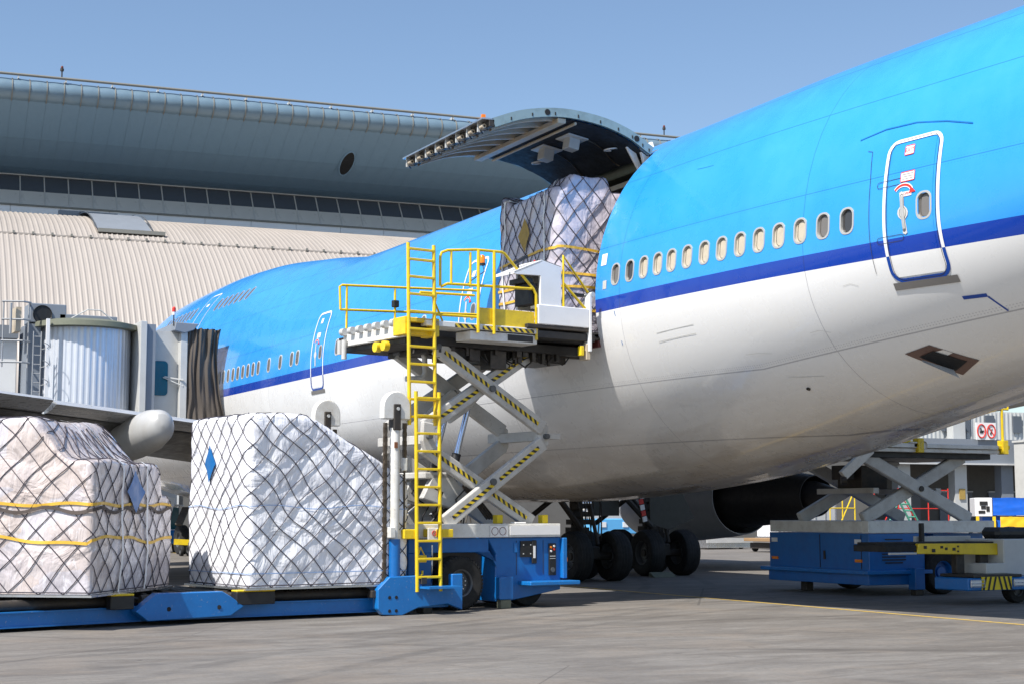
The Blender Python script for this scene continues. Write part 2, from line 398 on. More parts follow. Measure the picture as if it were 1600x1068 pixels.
# ------------------------------------------------------------------ terminal buildings behind
EX = (math.sin(R(96)), math.cos(R(96))); EN = (-EX[1], EX[0])
def terminal():
    """local frame: x along the facade, y away from the camera, z up; rotated 6 degrees"""
    T = thing('terminal_building', 'tall terminal with dark blue overhanging eave and rolled ribbed edge behind the aircraft', 'terminal', (0, 0, 0), R(-6), local=True)
    S0, S1 = -14, 92
    p = 1.165; n = int((S1 - S0) / p)
    # rolled edge panels
    prof = []
    for i in range(13):
        a = R(-100 + 200 * i / 12); prof.append((112.35 - .95 * math.cos(a) , 31.08 + .78 * math.sin(a)))
    mb = MB(); mb.prism([(0, 0)], lambda a, b: (0, 0, 0), lambda a, b: (0, 0, 0)) if 0 else None
    P = [[(u, d, z) for d, z in prof] for u in (.03, p * .33, p * .66, p - .03)]
    bul = [0, .035, .035, 0]
    P = [[(u, 112.35 + (d - 112.35) * (1 + b), 31.08 + (z - 31.08) * (1 + b)) for d, z in prof] for (u, b) in zip((.03, p * .33, p * .66, p - .03), bul)]
    first = MB().grid(P, 4, 13).build('edge_panel', 'fascia_blue', T, smooth=True); first.location = (S0, 0, 0)
    rib = MB().grid([[(u, 112.35 + (d - 112.35) * k, 31.08 + (z - 31.08) * k) for d, z in prof] for (u, k) in ((-.035, 1.0), (-.035, 1.07), (.035, 1.07), (.035, 1.0))], 4, 13).build('edge_rib', 'pipe_grey', T, smooth=True); rib.location = (S0, 0, 0)
    sof1 = [(112.1, 30.32), (113.6, 29.62), (116, 28.52)]; sof2 = [(116.005, 28.515), (118.5, 27.72), (120.4, 27.3), (122, 27.07)]
    panels = []
    for k, so_ in enumerate((sof1, sof2)):
        P = [[(u, d, z) for d, z in so_] for u in (.006, p - .006)]
        P2 = MB().grid(P, 2, len(so_))
        a = P2.build('soffit_panel', 'soffit_blue', T); a.location = (S0, 0, 0); panels.append(a)
    for i in range(1, n):
        for o in [first, rib] + panels: share(o, o.name, T, (S0 + i * p, 0, 0))
    b = MB().grid([[(S0, d, z) for d, z in [(112.3, 30.36), (116.1, 28.62), (122.1, 27.15)]], [(S1, d, z) for d, z in [(112.3, 30.36), (116.1, 28.62), (122.1, 27.15)]]], 2, 3)
    b.build('soffit_backing', 'fascia_blue', T)
    # handrail pipe on top
    MB().tube([(S0, 111.6, 32.02), (S1, 111.6, 32.02)], .1, 8).build('roof_pipe', 'pipe_grey', T, smooth=True)
    br = MB().box(-.04, .04, 111.56, 112.4, 31.75, 31.95).build('pipe_bracket', 'pale_grey', T); br.location = (S0 + 1, 0, 0)
    for i in range(1, 33): share(br, 'pipe_bracket', T, (S0 + 1 + i * 3.2, 0, 0))
    # sloping window band: from (120, 24.4) to (122, 27.05)
    q = 1.76; nw = int((S1 - S0) / q)
    def sl(t, off=0): return (120.0 + 2.0 * t - .8 * off, 24.42 + 2.6 * t + .6 * off)
    def quad(t0, t1, u0, u1, off, th=.03):
        mb = MB(); (a, b), (c, d) = sl(t0, off), sl(t1, off); (e, f), (g_, h) = sl(t0, off - th), sl(t1, off - th)
        vs = [(u0, a, b), (u1, a, b), (u1, c, d), (u0, c, d), (u0, e, f), (u1, e, f), (u1, g_, h), (u0, g_, h)]
        return mb.add(vs, [(0, 1, 2, 3), (7, 6, 5, 4), (0, 4, 5, 1), (1, 5, 6, 2), (2, 6, 7, 3), (3, 7, 4, 0)])
    items = [quad(.48, .995, .05, q - .05, 0).build('window_pane', 'pane_dark', T), quad(.03, .478, .05, q - .05, 0).build('lower_pane', 'lower_glass_reflection', T),  # two-tone split paints the glass reflection: dark soffit above, paler below
             quad(0, 1, -.045, .045, .05, .12).build('mullion', 'mullion', T)]
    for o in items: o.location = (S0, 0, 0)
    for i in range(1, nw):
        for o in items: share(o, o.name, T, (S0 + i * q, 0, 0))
    mb = MB(); mb.box(S0, S1, 119.85, 120.1, 24.34, 24.44); mb.build('sill_rail', 'pipe_grey', T)
    MB().box(S0, S1, 121.8, 122.2, 27.02, 27.1).build('head_rail', 'mullion', T)
    wp = MB().box(.015, 3.585, 120.0, 120.15, 14, 24.335).build('wall_panel', 'wall_white', T); wp.location = (S0 - 1.2, 0, 0)
    for i in range(1, 29): share(wp, 'wall_panel', T, (S0 - 1.2 + 3.6 * i, 0, 0))
    mb = MB(); mb.box(S0, S1, 122.4, 150, 14, 27); mb.box(S0, S1, 113.2, 150, 30.4, 31.4); mb.build('building_body', 'wall_grey', T)
    # round vent
    vt = MB(); c = (30.95, 115.8, 28.58)
    axis = Vector((0, -.42, -.9)).normalized()
    e1 = Vector((1, 0, 0)); e2 = axis.cross(e1)
    ring = [Vector(c) + (e1 * math.cos(a) * .52 + e2 * math.sin(a) * 1.5) for a in [2 * math.pi * i / 24 for i in range(24)]]
    vt.tube(ring, .07, 6, closed=True)
    vt.cur = 1; vt.add([tuple(x + axis * .03) for x in ring], [tuple(range(24))]); vt.build('round_vent', ['soffit_blue', 'dark_interior'], T, smooth=True)
    return T
terminal()
def roof_light(s, label):
    L = thing('obstruction_light', label, 'warning light', (s * EX[0] + 111.6 * EN[0], s * EX[1] + 111.6 * EN[1], 32.1), group='red obstruction lights on the terminal roof', local=True)
    MB().tube([(0, 0, 0), (0, 0, .45)], .05, 8).build('stem', 'dark_steel', L)
    MB().lathe([(.001, .45), (.13, .45), (.13, .62), (.09, .64)], (0, 0, 0), n=12).build('housing', 'dark_steel', L, smooth=True)
    MB().lathe([(.08, .64), (.09, .66), (.09, .76), (.05, .82), (.001, .83)], (0, 0, 0), n=12).build('lens', 'darkred', L, smooth=True)
roof_light(9.1, 'small red obstruction light on the terminal roof pipe at the far left end')
roof_light(56.3, 'small red obstruction light on the terminal roof pipe beside the raised cargo door')
o = MB().box(-.15, .15, -.12, .12, 0, .8).build('roof_marker', 'orange'); o.location = (40.6 * EX[0] + 111.4 * EN[0], 40.6 * EX[1] + 111.4 * EN[1], 31.5); o.rotation_euler.z = R(-6)
tag(o, 'small orange marker box on the terminal roof edge left of the raised cargo door', 'roof marker')

def concourse():
    T = thing('concourse_building', 'long beige barrel roofed hall with curved standing seams in front of the terminal', 'hall', (0, 0, 0), R(-6), local=True)
    S0, S1 = -12, 62
    arc = []
    for i in range(27):
        a = R(180 - 93 * i / 26); c_ = math.cos(a); arc.append((118 + 26 * math.copysign(abs(c_) ** (2 / 1.7), c_), 6 + 17.1 * math.sin(a) ** (2 / 1.8)))
    P = [[(u, d, z) for d, z in arc] for u in (S0, S1)]
    MB().grid(P, 2, 27).build('barrel_roof', 'beige_roof', T, smooth=True)
    # standing seams: past the limit of separate pieces, so one part
    mb = MB(); pitch = .335; k = int((S1 - S0) / pitch)
    cen = (118, 6)
    up = [((d - cen[0]) / 26, (z - cen[1]) / 17.1) for d, z in arc]
    ln = [math.hypot(a, b) for a, b in up]
    for i in range(k):
        u = S0 + i * pitch; w2 = .04; h = .05
        P = []
        for (du, hh) in ((-w2 - .05, .002), (-w2 * .5, h), (w2 * .5, h), (w2 + .05, .002)):
            P.append([(u + du, d + a / l * hh, z + b / l * hh) for (d, z), (a, b), l in zip(arc, up, ln)])
        mb.grid(P, 4, 27)
    o = mb.build('roof_seams', 'beige_roof', T, smooth=True, angle=60); o['kind'] = 'stuff'
    # walkway seam with fixings and the skylight hatch
    mb = MB(); mb.box(S0, S1, 103.9, 104.12, 19.45, 19.56); mb.build('roof_walk_rail', 'beige_roof', T)
    f = MB().box(-.07, .07, 103.8, 103.9, 19.5, 19.66).build('rail_clip', 'pipe_grey', T); f.location = (S0 + 1.0, 0, 0)
    for i in range(1, 62): share(f, 'rail_clip', T, (S0 + 1.0 + 1.2 * i, 0, 0))
    def strip(u0, u1, i0, i1, off):
        P = [[(u, d + a / l * off, z + b / l * off) for (d, z), (a, b), l in list(zip(arc, up, ln))[i0:i1]] for u in (u0, u1)]
        mb = MB(); mb.grid(P, 2, i1 - i0); return mb
    arcd = [i for i, (d, z) in enumerate(arc) if 104.0 < d < 117]
    i0, i1 = arcd[0], arcd[-1] + 1
    strip(11.1, 14.7, i0, i1, .3).build('skylight', 'canopy_grey', T, smooth=True)
    for u in (11.0, 14.7): strip(u, u + .12, i0, i1, .4).build('skylight_frame', 'alu', T, smooth=True)
    d, z = arc[i0]; MB().box(11.2, 15.6, d - .25, d + .15, z + .05, z + .3).build('skylight_sill', 'pipe_grey', T)
    d, z = arc[i1 - 1]; MB().box(9.6, 13.8, d - .1, d + .4, z + .1, z + .55).build('skylight_head', 'canopy_grey', T)
    # lower storey under the barrel
    MB().box(S0, S1, 91.6, 92.1, 0, 7.6).build('lower_wall', 'block_wall', T)
    wins = [(x, 1.6, 4.4) for x in (9.2, 13.2, 17.2, 21.2, 25.2, 29.2)]
    for x, z0, z1 in wins:
        f = MB(); f.box(x - 1.5, x + 1.5, 91.45, 91.6, z0, z0 + .1); f.box(x - 1.5, x + 1.5, 91.45, 91.6, z1, z1 + .1)
        for dx in (-1.5, -.05, 1.4): f.box(x + dx, x + dx + .1, 91.45, 91.6, z0 + .1, z1)
        f = f.build('window_frame', 'mullion', T)
        MB().box(x - 1.4, x - .05, 91.52, 91.58, z0 + .1, z1).build('window_pane', 'canopy_grey', f)
        MB().box(x + .05, x + 1.4, 91.52, 91.58, z0 + .1, z1).build('window_pane', 'pane_dark', f)
    return T
concourse()

def right_building():
    T = thing('apron_building', 'low grey apron building with white ribbed upper wall and columns at the right', 'building', (0, 0, 0), R(-6), local=True)
    S0, S1 = 62.5, 120
    mb = MB(); mb.box(S0, S1, 100, 118, 7.25, 9.5)
    mb.build('upper_wall', 'wall_clad', T)
    rb = MB(); k = 0
    x = S0
    while x < S1: rb.box(x, x + .12, 99.93, 100.0, 7.3, 9.5); x += .38
    o = rb.build('wall_ribs', 'wall_clad', T); o['kind'] = 'stuff'
    MB().box(S0, S1, 98.2, 103, 5.42, 7.25).build('canopy', 'canopy_grey', T)
    MB().box(S0, S1, 98.05, 98.2, 5.3, 5.42).build('canopy_trim', 'mullion', T)
    MB().box(S0, S1, 102.9, 118, 0, 5.42).build('lower_wall', 'block_wall', T)
    for x in (64.5, 69.6, 74.7, 79.0, 84.2, 89.4, 94.6): MB().box(x - .55, x + .55, 98.9, 99.7, 0, 5.42 if abs(x - 74.7) > .1 else 9.3).build('column', 'wall_clad' if x < 76 else 'canopy_grey', T)
    for x in (67, 72.2, 77.1, 81.8, 86.8, 92):
        f = MB(); f.box(x - 1.6, x + 1.6, 102.7, 102.9, .6, .7); f.box(x - 1.6, x + 1.6, 102.7, 102.9, 3.3, 3.4); f.box(x - .05, x + .05, 102.7, 102.9, .7, 3.3)
        f = f.build('window_frame', 'mullion', T)
        MB().box(x - 1.55, x - .05, 102.75, 102.85, .7, 3.3).build('window_pane', 'canopy_grey', f)
        MB().box(x + .05, x + 1.55, 102.75, 102.85, .7, 3.3).build('window_pane', 'wall_grey', f)
    for x in (74.2, 76.0, 78.3, 80.9): MB().box(x - .4, x + .4, 99.8, 99.92, 7.9, 9.2).build('upper_window', 'pane_dark', T)
    # notice boards
    s = thing('prohibition_sign', 'white board with two red prohibition circles high on the white apron building wall', 'sign', (0, 0, 0), R(-6), local=True)
    MB().box(75.5, 77.3, 97.9, 98.0, 7.2, 8.5).build('board', 'sign_white', s)
    for cx in (75.95, 76.85):
        ring = [(cx + .36 * math.cos(a), 97.87, 7.85 + .5 * math.sin(a)) for a in [2 * math.pi * i / 28 for i in range(28)]]
        MB().tube(ring, .05, 6, closed=True).build('red_ring', 'red_paint', s)
    MB().bar((76.6, 97.87, 8.2), (77.1, 97.87, 7.5), .05, .07).build('red_slash', 'red_paint', s)
    mb = MB(); mb.box(75.8, 76.1, 97.86, 97.89, 7.7, 7.85); mb.box(75.85, 75.95, 97.86, 97.89, 7.85, 8.08); mb.box(76.0, 76.2, 97.86, 97.89, 7.83, 7.9); mb.box(76.75, 76.85, 97.86, 97.89, 7.6, 7.75); mb.bar((76.8, 97.88, 7.7), (76.95, 97.88, 8.05), .03, .05)
    mb.build('pictogram', 'black_paint', s)
    s2 = thing('column_notice', 'small cream notice fixed to the white column behind the far cargo loader', 'notice', (0, 0, 0), R(-6), local=True)
    MB().box(74.5, 75.0, 98.8, 98.89, 2.7, 3.5).build('board', 'card', s2)
    # walkway stairs with railings
    st = thing('access_stairs', 'white steel stair with thin railings against the apron building at the right edge', 'stairs', (0, 0, 0), R(-6), local=True)
    MB().box(78.5, 81.2, 96.2, 97.6, 7.0, 7.15).build('landing', 'pale_grey', st)
    for y in (96.2, 97.6):
        MB().bar((81.0, y, 7.05), (86.5, y, 1.2), .08, .3).build('stringer', 'pale_grey', st)
    for i in range(12):
        t = (i + .5) / 12; MB().box(81.0 + 5.5 * t - .14, 81.0 + 5.5 * t + .14, 96.24, 97.56, 7.05 - 5.85 * t, 7.09 - 5.85 * t).build('tread', 'grey_paint', st)
    mb = MB()
    for i in range(8):
        t = i / 7; x = 81 + 5.5 * t; z = 7.1 - 5.85 * t; mb.tube([(x, 96.2, z), (x, 96.2, z + 1.1)], .03, 5)
    for hh in (.55, 1.1): mb.tube([(78.5, 96.2, 7.1 + hh), (81, 96.2, 7.1 + hh), (86.5, 96.2, 1.25 + hh)], .03, 5)
    for x in (78.5, 79.4, 80.3): mb.tube([(x, 96.2, 7.1), (x, 96.2, 8.2)], .03, 5)
    mb.build('railing', 'pale_grey', st)
    MB().box(86.3, 86.7, 96.2, 97.6, 0, 1.2).build('support_post', 'pale_grey', st)
    MB().box(78.6, 78.8, 96.3, 97.5, 0, 7.0).build('support_post', 'pale_grey', st)
right_building()

# ------------------------------------------------------------------ background apron things
def wheel(parent, c, r, wd, axis='y', hub='rim_grey', n=36, tread=False, name='wheel'):
    x, y, z = c; rr = r * .52
    prof = [(rr, -wd * .42), (r * .8, -wd * .5), (r * .94, -wd * .46), (r, -wd * .3), (r, wd * .3), (r * .94, wd * .46), (r * .8, wd * .5), (rr, wd * .42)]
    t = MB().lathe(prof, c, axis, n)
    if tread:
        for i in range(44):
            a = 2 * math.pi * i / 44
            for sd in (-1, 1):
                p0 = (r + .004) * math.cos(a), (r + .004) * math.sin(a); a2 = a + .05
                # lug blocks across the shoulder
                def P(rad, ang, t_): 
                    p, q = rad * math.cos(ang), rad * math.sin(ang)
                    return {'y': (x + q, y + t_, z + p), 'x': (x + t_, y + p, z + q)}[axis]
                pts = [P(r * .9, a, sd * wd * .515), P(r * .9, a + .09, sd * wd * .515), P(r * 1.012, a + .09, sd * wd * .4), P(r * 1.012, a, sd * wd * .4),
                       P(r * 1.012, a + .13, sd * wd * .03), P(r * 1.012, a + .04, sd * wd * .03)]
                t.add(pts, [(0, 1, 2, 3), (3, 2, 4, 5)])
    w_ = t.build(name, 'rubber', parent, smooth=True)
    rim = MB()
    rim.lathe([(.001, -wd * .22), (rr * .45, -wd * .22), (rr * .5, -wd * .1), (rr * .85, -wd * .12), (rr * .9, -wd * .36), (rr * 1.04, -wd * .42), (rr * 1.04, -wd * .36), (rr * .96, -wd * .1), (rr * .96, wd * .4), (rr, wd * .42), (.001, wd * .2)], c, axis, n)
    rim = rim.build('rim', hub, w_, smooth=True, angle=30)
    return w_

def far_truck():
    T = thing('cargo_truck', 'truck loaded with blue tarpaulin and yellow sheet over crates at the right edge', 'truck', (45, 46, 0))
    MB().box(44.1, 50, 46, 48, .75, .95).build('flat_bed', 'grey_paint', T)
    b = MB()
    nx, nz = 20, 8
    P = [[(44.7 + 5.3 * i / nx, 45.98 - .05 * noise.noise(Vector((i * .5, j * .7, 0))), 1.6 + .68 * j / nz + .03 * noise.noise(Vector((i * .6, 3, j)))) for j in range(nz + 1)] for i in range(nx + 1)]
    b.grid(P, nx + 1, nz + 1); b.box(44.7, 50, 46.02, 47.9, 1.6, 2.24)
    b.build('blue_tarpaulin', 'tarp_blue', T, smooth=True)
    c_ = MB(); c_.box(44.02, 44.68, 45.95, 48, 1.55, 2.28); c_.build('head_board', 'sign_white', T, bevel=.02)
    for (x, z, w2, h2) in ((44.2, 2.0, .3, .14), (44.25, 1.85, .18, .12), (44.15, 1.68, .25, .1), (44.45, 1.75, .12, .2)): MB().box(x, x + w2, 45.92, 45.95, z, z + h2).build('lashing', 'black_paint', T)
    y_ = MB(); P = [[(44.95 + 1.3 * i / 12, 45.85 - .06 * noise.noise(Vector((i * .6, j, 5))), 1.12 + .42 * j / 5 + .05 * math.sin(i * .5) * (1 - j / 5)) for j in range(6)] for i in range(13)]
    y_.grid(P, 13, 6).build('yellow_sheet', 'tarp_yellow', T, smooth=True)
    for i in range(9):
        x = 44.05 + i * .62; MB().box(x, x + .12, 45.93, 46.0, .95, 1.55).build('stake', 'yellow_paint', T)
    MB().box(44.05, 50, 45.9, 45.97, .98, 1.1).build('side_rail', 'yellow_paint', T)
    MB().box(44.3, 50, 46.1, 47.9, .95, 1.58).build('crate_load', 'tarp_blue', T)
    for x in (45.2, 46.3, 49): wheel(T, (x, 46.2, .45), .45, .3, 'y')
    T.rotation_euler.z = R(-38)
far_truck()

def scaffolds():
    S = thing('orange_scaffold', 'thin orange red tube stand glimpsed through the scissor arms of the far loader', 'stand', (52, 60, 0))
    mb = MB()
    for x in (50.5, 52, 53.9, 55.2): mb.tube([(x, 60, 0), (x, 60, 2.9)], .03, 6)
    for z in (.9, 1.9, 2.8): mb.tube([(50.5, 60, z), (55.2, 60, z)], .028, 6)
    mb.tube([(50.5, 60, .2), (52, 60, 2.8)], .028, 6); mb.tube([(53.9, 60, .2), (52, 60, 2.8)], .028, 6)
    mb.build('frame', 'red_paint', S)
    G = thing('green_stepladder', 'pale green step ladder standing behind the scissor arms of the far loader', 'ladder', (51, 58, 0))
    mb = MB()
    for s_ in (0, .5): mb.tube([(50.2 + s_, 58, 2.4), (51.8 + s_, 58, 0)], .05, 6)
    for i in range(8): t = i / 8; mb.tube([(50.2 + 1.6 * t, 58, 2.4 - 2.4 * t), (50.7 + 1.6 * t, 58, 2.4 - 2.4 * t)], .04, 5)
    mb.tube([(50.4, 58, 2.4), (49.4, 58.6, 0)], .05, 6); mb.build('rails', 'green_paint', G)
    Y = thing('yellow_steps', 'yellow handrail steps behind the far side of the jet engine', 'steps', (47, 56, 0))
    mb = MB()
    for z in (1, 1.9, 2.7): mb.tube([(44.6, 56, z), (46.0, 56, z)], .03, 6)
    for x in (44.6, 45.3, 46.0): mb.tube([(x, 56, 0), (x, 56, 2.9)], .03, 6)
    mb.tube([(44.6, 56, .2), (46.0, 56, 2.7)], .03, 6); mb.build('rails', 'yellow_paint', Y)
scaffolds()
def far_container(x, y, w2, d2, z0, z1, label, m_):
    T = thing('cargo_container', label, 'container', (x, y, 0), group='white air cargo containers waiting on the apron')
    MB().box(x, x + w2, y, y + d2, z0, z1).build('box_body', m_, T, bevel=.03)
    for i in range(5): MB().box(x + .05 + (w2 - .2) * i / 4, x + .12 + (w2 - .2) * i / 4, y - .025, y, z0 + .05, z1 - .05).build('side_rib', 'alu', T)
    MB().box(x - .05, x + w2 + .05, y - .05, y + d2 + .05, z0 - .1, z0 - .003).build('base_plate', 'alu', T)
far_container(47.2, 62, 2.6, 1.6, .6, 2.2, 'white cargo container behind the left legs of the far loader', 'wall_clad')
far_container(43.2, 58, 1.2, 1.6, .6, 1.9, 'white container with its side standing on a flat dolly beside the dark engine', 'sign_white')
def dolly(x0, x1, y, z, label, m_):
    T = thing('pallet_dolly', label, 'dolly', ((x0 + x1) / 2, y, 0), group='low pallet dollies parked on the apron')
    MB().box(x0, x1, y, y + 2.2, z - .14 if m_ == 'wood' else .06, z).build('deck', m_, T, bevel=.015)
    MB().box(x0 - .05, x1 + .05, y - .06, y, z - .2, z + .02).build('side_rail', 'wood' if m_ == 'wood' else 'pale_grey', T)
    for x in (x0 + .4, x1 - .4):
        for yy in (y + .3, y + 1.9): wheel(T, (x, yy, .16), .16, .12, 'y', n=14)
        MB().box(x - .2, x + .2, y + .1, y + 2.0, .15, z - .2).build('axle', 'dark_steel', T)
dolly(41.4, 43.9, 61, .5, 'grey aluminium pallet dolly lying empty behind the rear gear', 'alu')
dolly(40.6, 43.2, 54.8, .6, 'brown edged flat pallet dolly left of the far blue loader', 'wood')
tk = MB()
def blue_truck():
    T = thing('blue_vehicle', 'light blue service vehicle seen between the main landing gear wheels', 'vehicle', (48, 80, 0))
    MB().box(46.2, 54, 80, 82.4, .45, 1.35).build('body', 'cyan_van', T, bevel=.05)
    for x in (46.8, 48.3, 52): MB().box(x, x + .35, 79.95, 80, .85, 1.15).build('lamp', 'sign_white', T)
    MB().box(46.2, 50.3, 80.1, 82.3, 1.355, 2.0).build('load_bed', 'pale_grey', T)
    for z in (1.7, 2.25): MB().tube([(45.8, 80.5, z), (50.4, 80.5, z)], .14, 10).build('roller', 'alu', T, smooth=True)
    for x in (46.9, 50, 53): wheel(T, (x, 80.2, .4), .4, .3, 'y', n=20)
blue_truck()
def tug(x, y, label):
    T = thing('baggage_tug', label, 'tug', (x, y, 0))
    MB().box(x - 1.6, x + .4, y, y + 2.6, .38, .95).build('body', 'blue_paint', T, bevel=.04)
    f = MB()
    for (a, b) in ((x - 1.5, x - 1.38), (x + .22, x + .34)):
        f.box(a, b, y + .1, y + .2, .95, 1.95); f.box(a, b, y + 1.3, y + 1.4, .95, 1.95)
    f.build('cab_frame', 'sign_white', T); MB().box(x - 1.55, x + .38, y + .05, y + 1.5, 1.95, 2.05).build('roof', 'sign_white', T, bevel=.02)
    MB().box(x - 1.36, x + .2, y + .13, y + .17, 1.0, 1.93).build('windscreen', 'teal_glass', T)
    for xx in (x - 1.3, x + .1): MB().box(xx - .12, xx + .1, y - .02, y, .68, .82).build('headlight', 'sign_white', T)
    MB().box(x + .24, x + .36, y - .02, y, .66, .82).build('indicator', 'orange', T)
    for xx in (x - 1.4, x + .2):
        for yy in (y + .5, y + 2.1): wheel(T, (xx, yy, .35), .35, .22, 'x', n=18)
tug(17.75, 66.2, 'small blue tug with white framed cab seen between the two wrapped pallets')
tb = thing('tow_bar', 'short yellow tow bar with small wheels beside the nose wheel', 'tow bar', (17.3, 61.5, 0))
MB().bar((16.55, 61.8, .55), (17.7, 61.5, .5), .18, .22).build('bar', 'yellow_paint', tb)
wheel(tb, (16.75, 61.4, .2), .21, .14, 'x', n=16); wheel(tb, (17.05, 61.4, .2), .21, .14, 'x', n=16)

# ------------------------------------------------------------------ the aircraft
CX = 17.9
def smoothf(t):
    n = len(t)
    def sl(j):
        if j <= 0: return 0
        if j >= n - 1: return (t[-1][1] - t[-2][1]) / (t[-1][0] - t[-2][0])
        a = (t[j][1] - t[j - 1][1]) / (t[j][0] - t[j - 1][0]); b = (t[j + 1][1] - t[j][1]) / (t[j + 1][0] - t[j][0])
        return 0 if a * b <= 0 else 2 * a * b / (a + b)
    ss = [sl(j) for j in range(n)]
    def g(y):
        if y <= t[0][0]: return t[0][1]
        if y >= t[-1][0]: return t[-1][1]
        for i in range(n - 1):
            if y <= t[i + 1][0]: break
        x0, y0 = t[i]; x1, y1 = t[i + 1]; h = x1 - x0; k = (y - x0) / h
        return (2 * k ** 3 - 3 * k * k + 1) * y0 + (k ** 3 - 2 * k * k + k) * h * ss[i] + (-2 * k ** 3 + 3 * k * k) * y1 + (k ** 3 - k * k) * h * ss[i + 1]
    return g
fw = smoothf([(0, .25), (4, .75), (8, 1.36), (12, 1.98), (15, 2.42), (17, 2.68), (19, 2.92), (21, 3.1), (23.5, 3.22), (26, 3.25), (58, 3.25), (62, 3.2), (65, 3.0), (67, 2.68), (69, 2.05), (70.5, 1.3), (71.3, .7), (71.7, .04)])
ft = smoothf([(0, 8.2), (4, 8.75), (8, 9.1), (14, 9.35), (20, 9.38), (25, 9.3), (40, 9.3), (42, 9.32), (47, 9.85), (52, 10.32), (56, 10.45), (62, 10.35), (65.8, 9.9), (68, 9.0), (70, 7.2), (71, 6.0), (71.7, 4.65)])
fb = smoothf([(0, 7.4), (4, 6.6), (8, 5.75), (12, 4.85), (15, 4.12), (17.5, 3.58), (20, 3.1), (22.4, 2.66), (25, 2.28), (28, 2.06), (31, 1.95), (58, 1.98), (63, 2.27), (67, 2.7), (70, 3.42), (71.2, 4.1), (71.7, 4.6)])
fc = smoothf([(0, 7.8), (8, 7.3), (14, 6.25), (18, 5.85), (22, 5.7), (60, 5.7), (66, 5.4), (70, 4.9), (71.7, 4.62)])
fe = smoothf([(0, 1.0), (42, 1.0), (50, 1.12), (66, 1.15), (71.7, 1.0)])
fl = smoothf([(0, 1.0), (26, 1.0), (34, .8), (48, .8), (56, .97), (71.7, 1.0)])
def half(y, z):
    c = fc(y); w_ = fw(y)
    if z >= c:
        s = min(1, (z - c) / (ft(y) - c)); e = fe(y)
    else:
        s = min(1, (c - z) / (c - fb(y))); e = fl(y)
    return w_ * max(0, 1 - s * s) ** (.5 * e)
def skin(y, z, off=0.0):
    """point on the left side of the fuselage, pushed out by off"""
    h = .02
    dx_y = (half(y + h, z) - half(y - h, z)) / (2 * h); dx_z = (half(y, z + h) - half(y, z - h)) / (2 * h)
    nrm = Vector((-1, -dx_y, -dx_z)).normalized()
    return Vector((CX - half(y, z), y, z)) + nrm * off

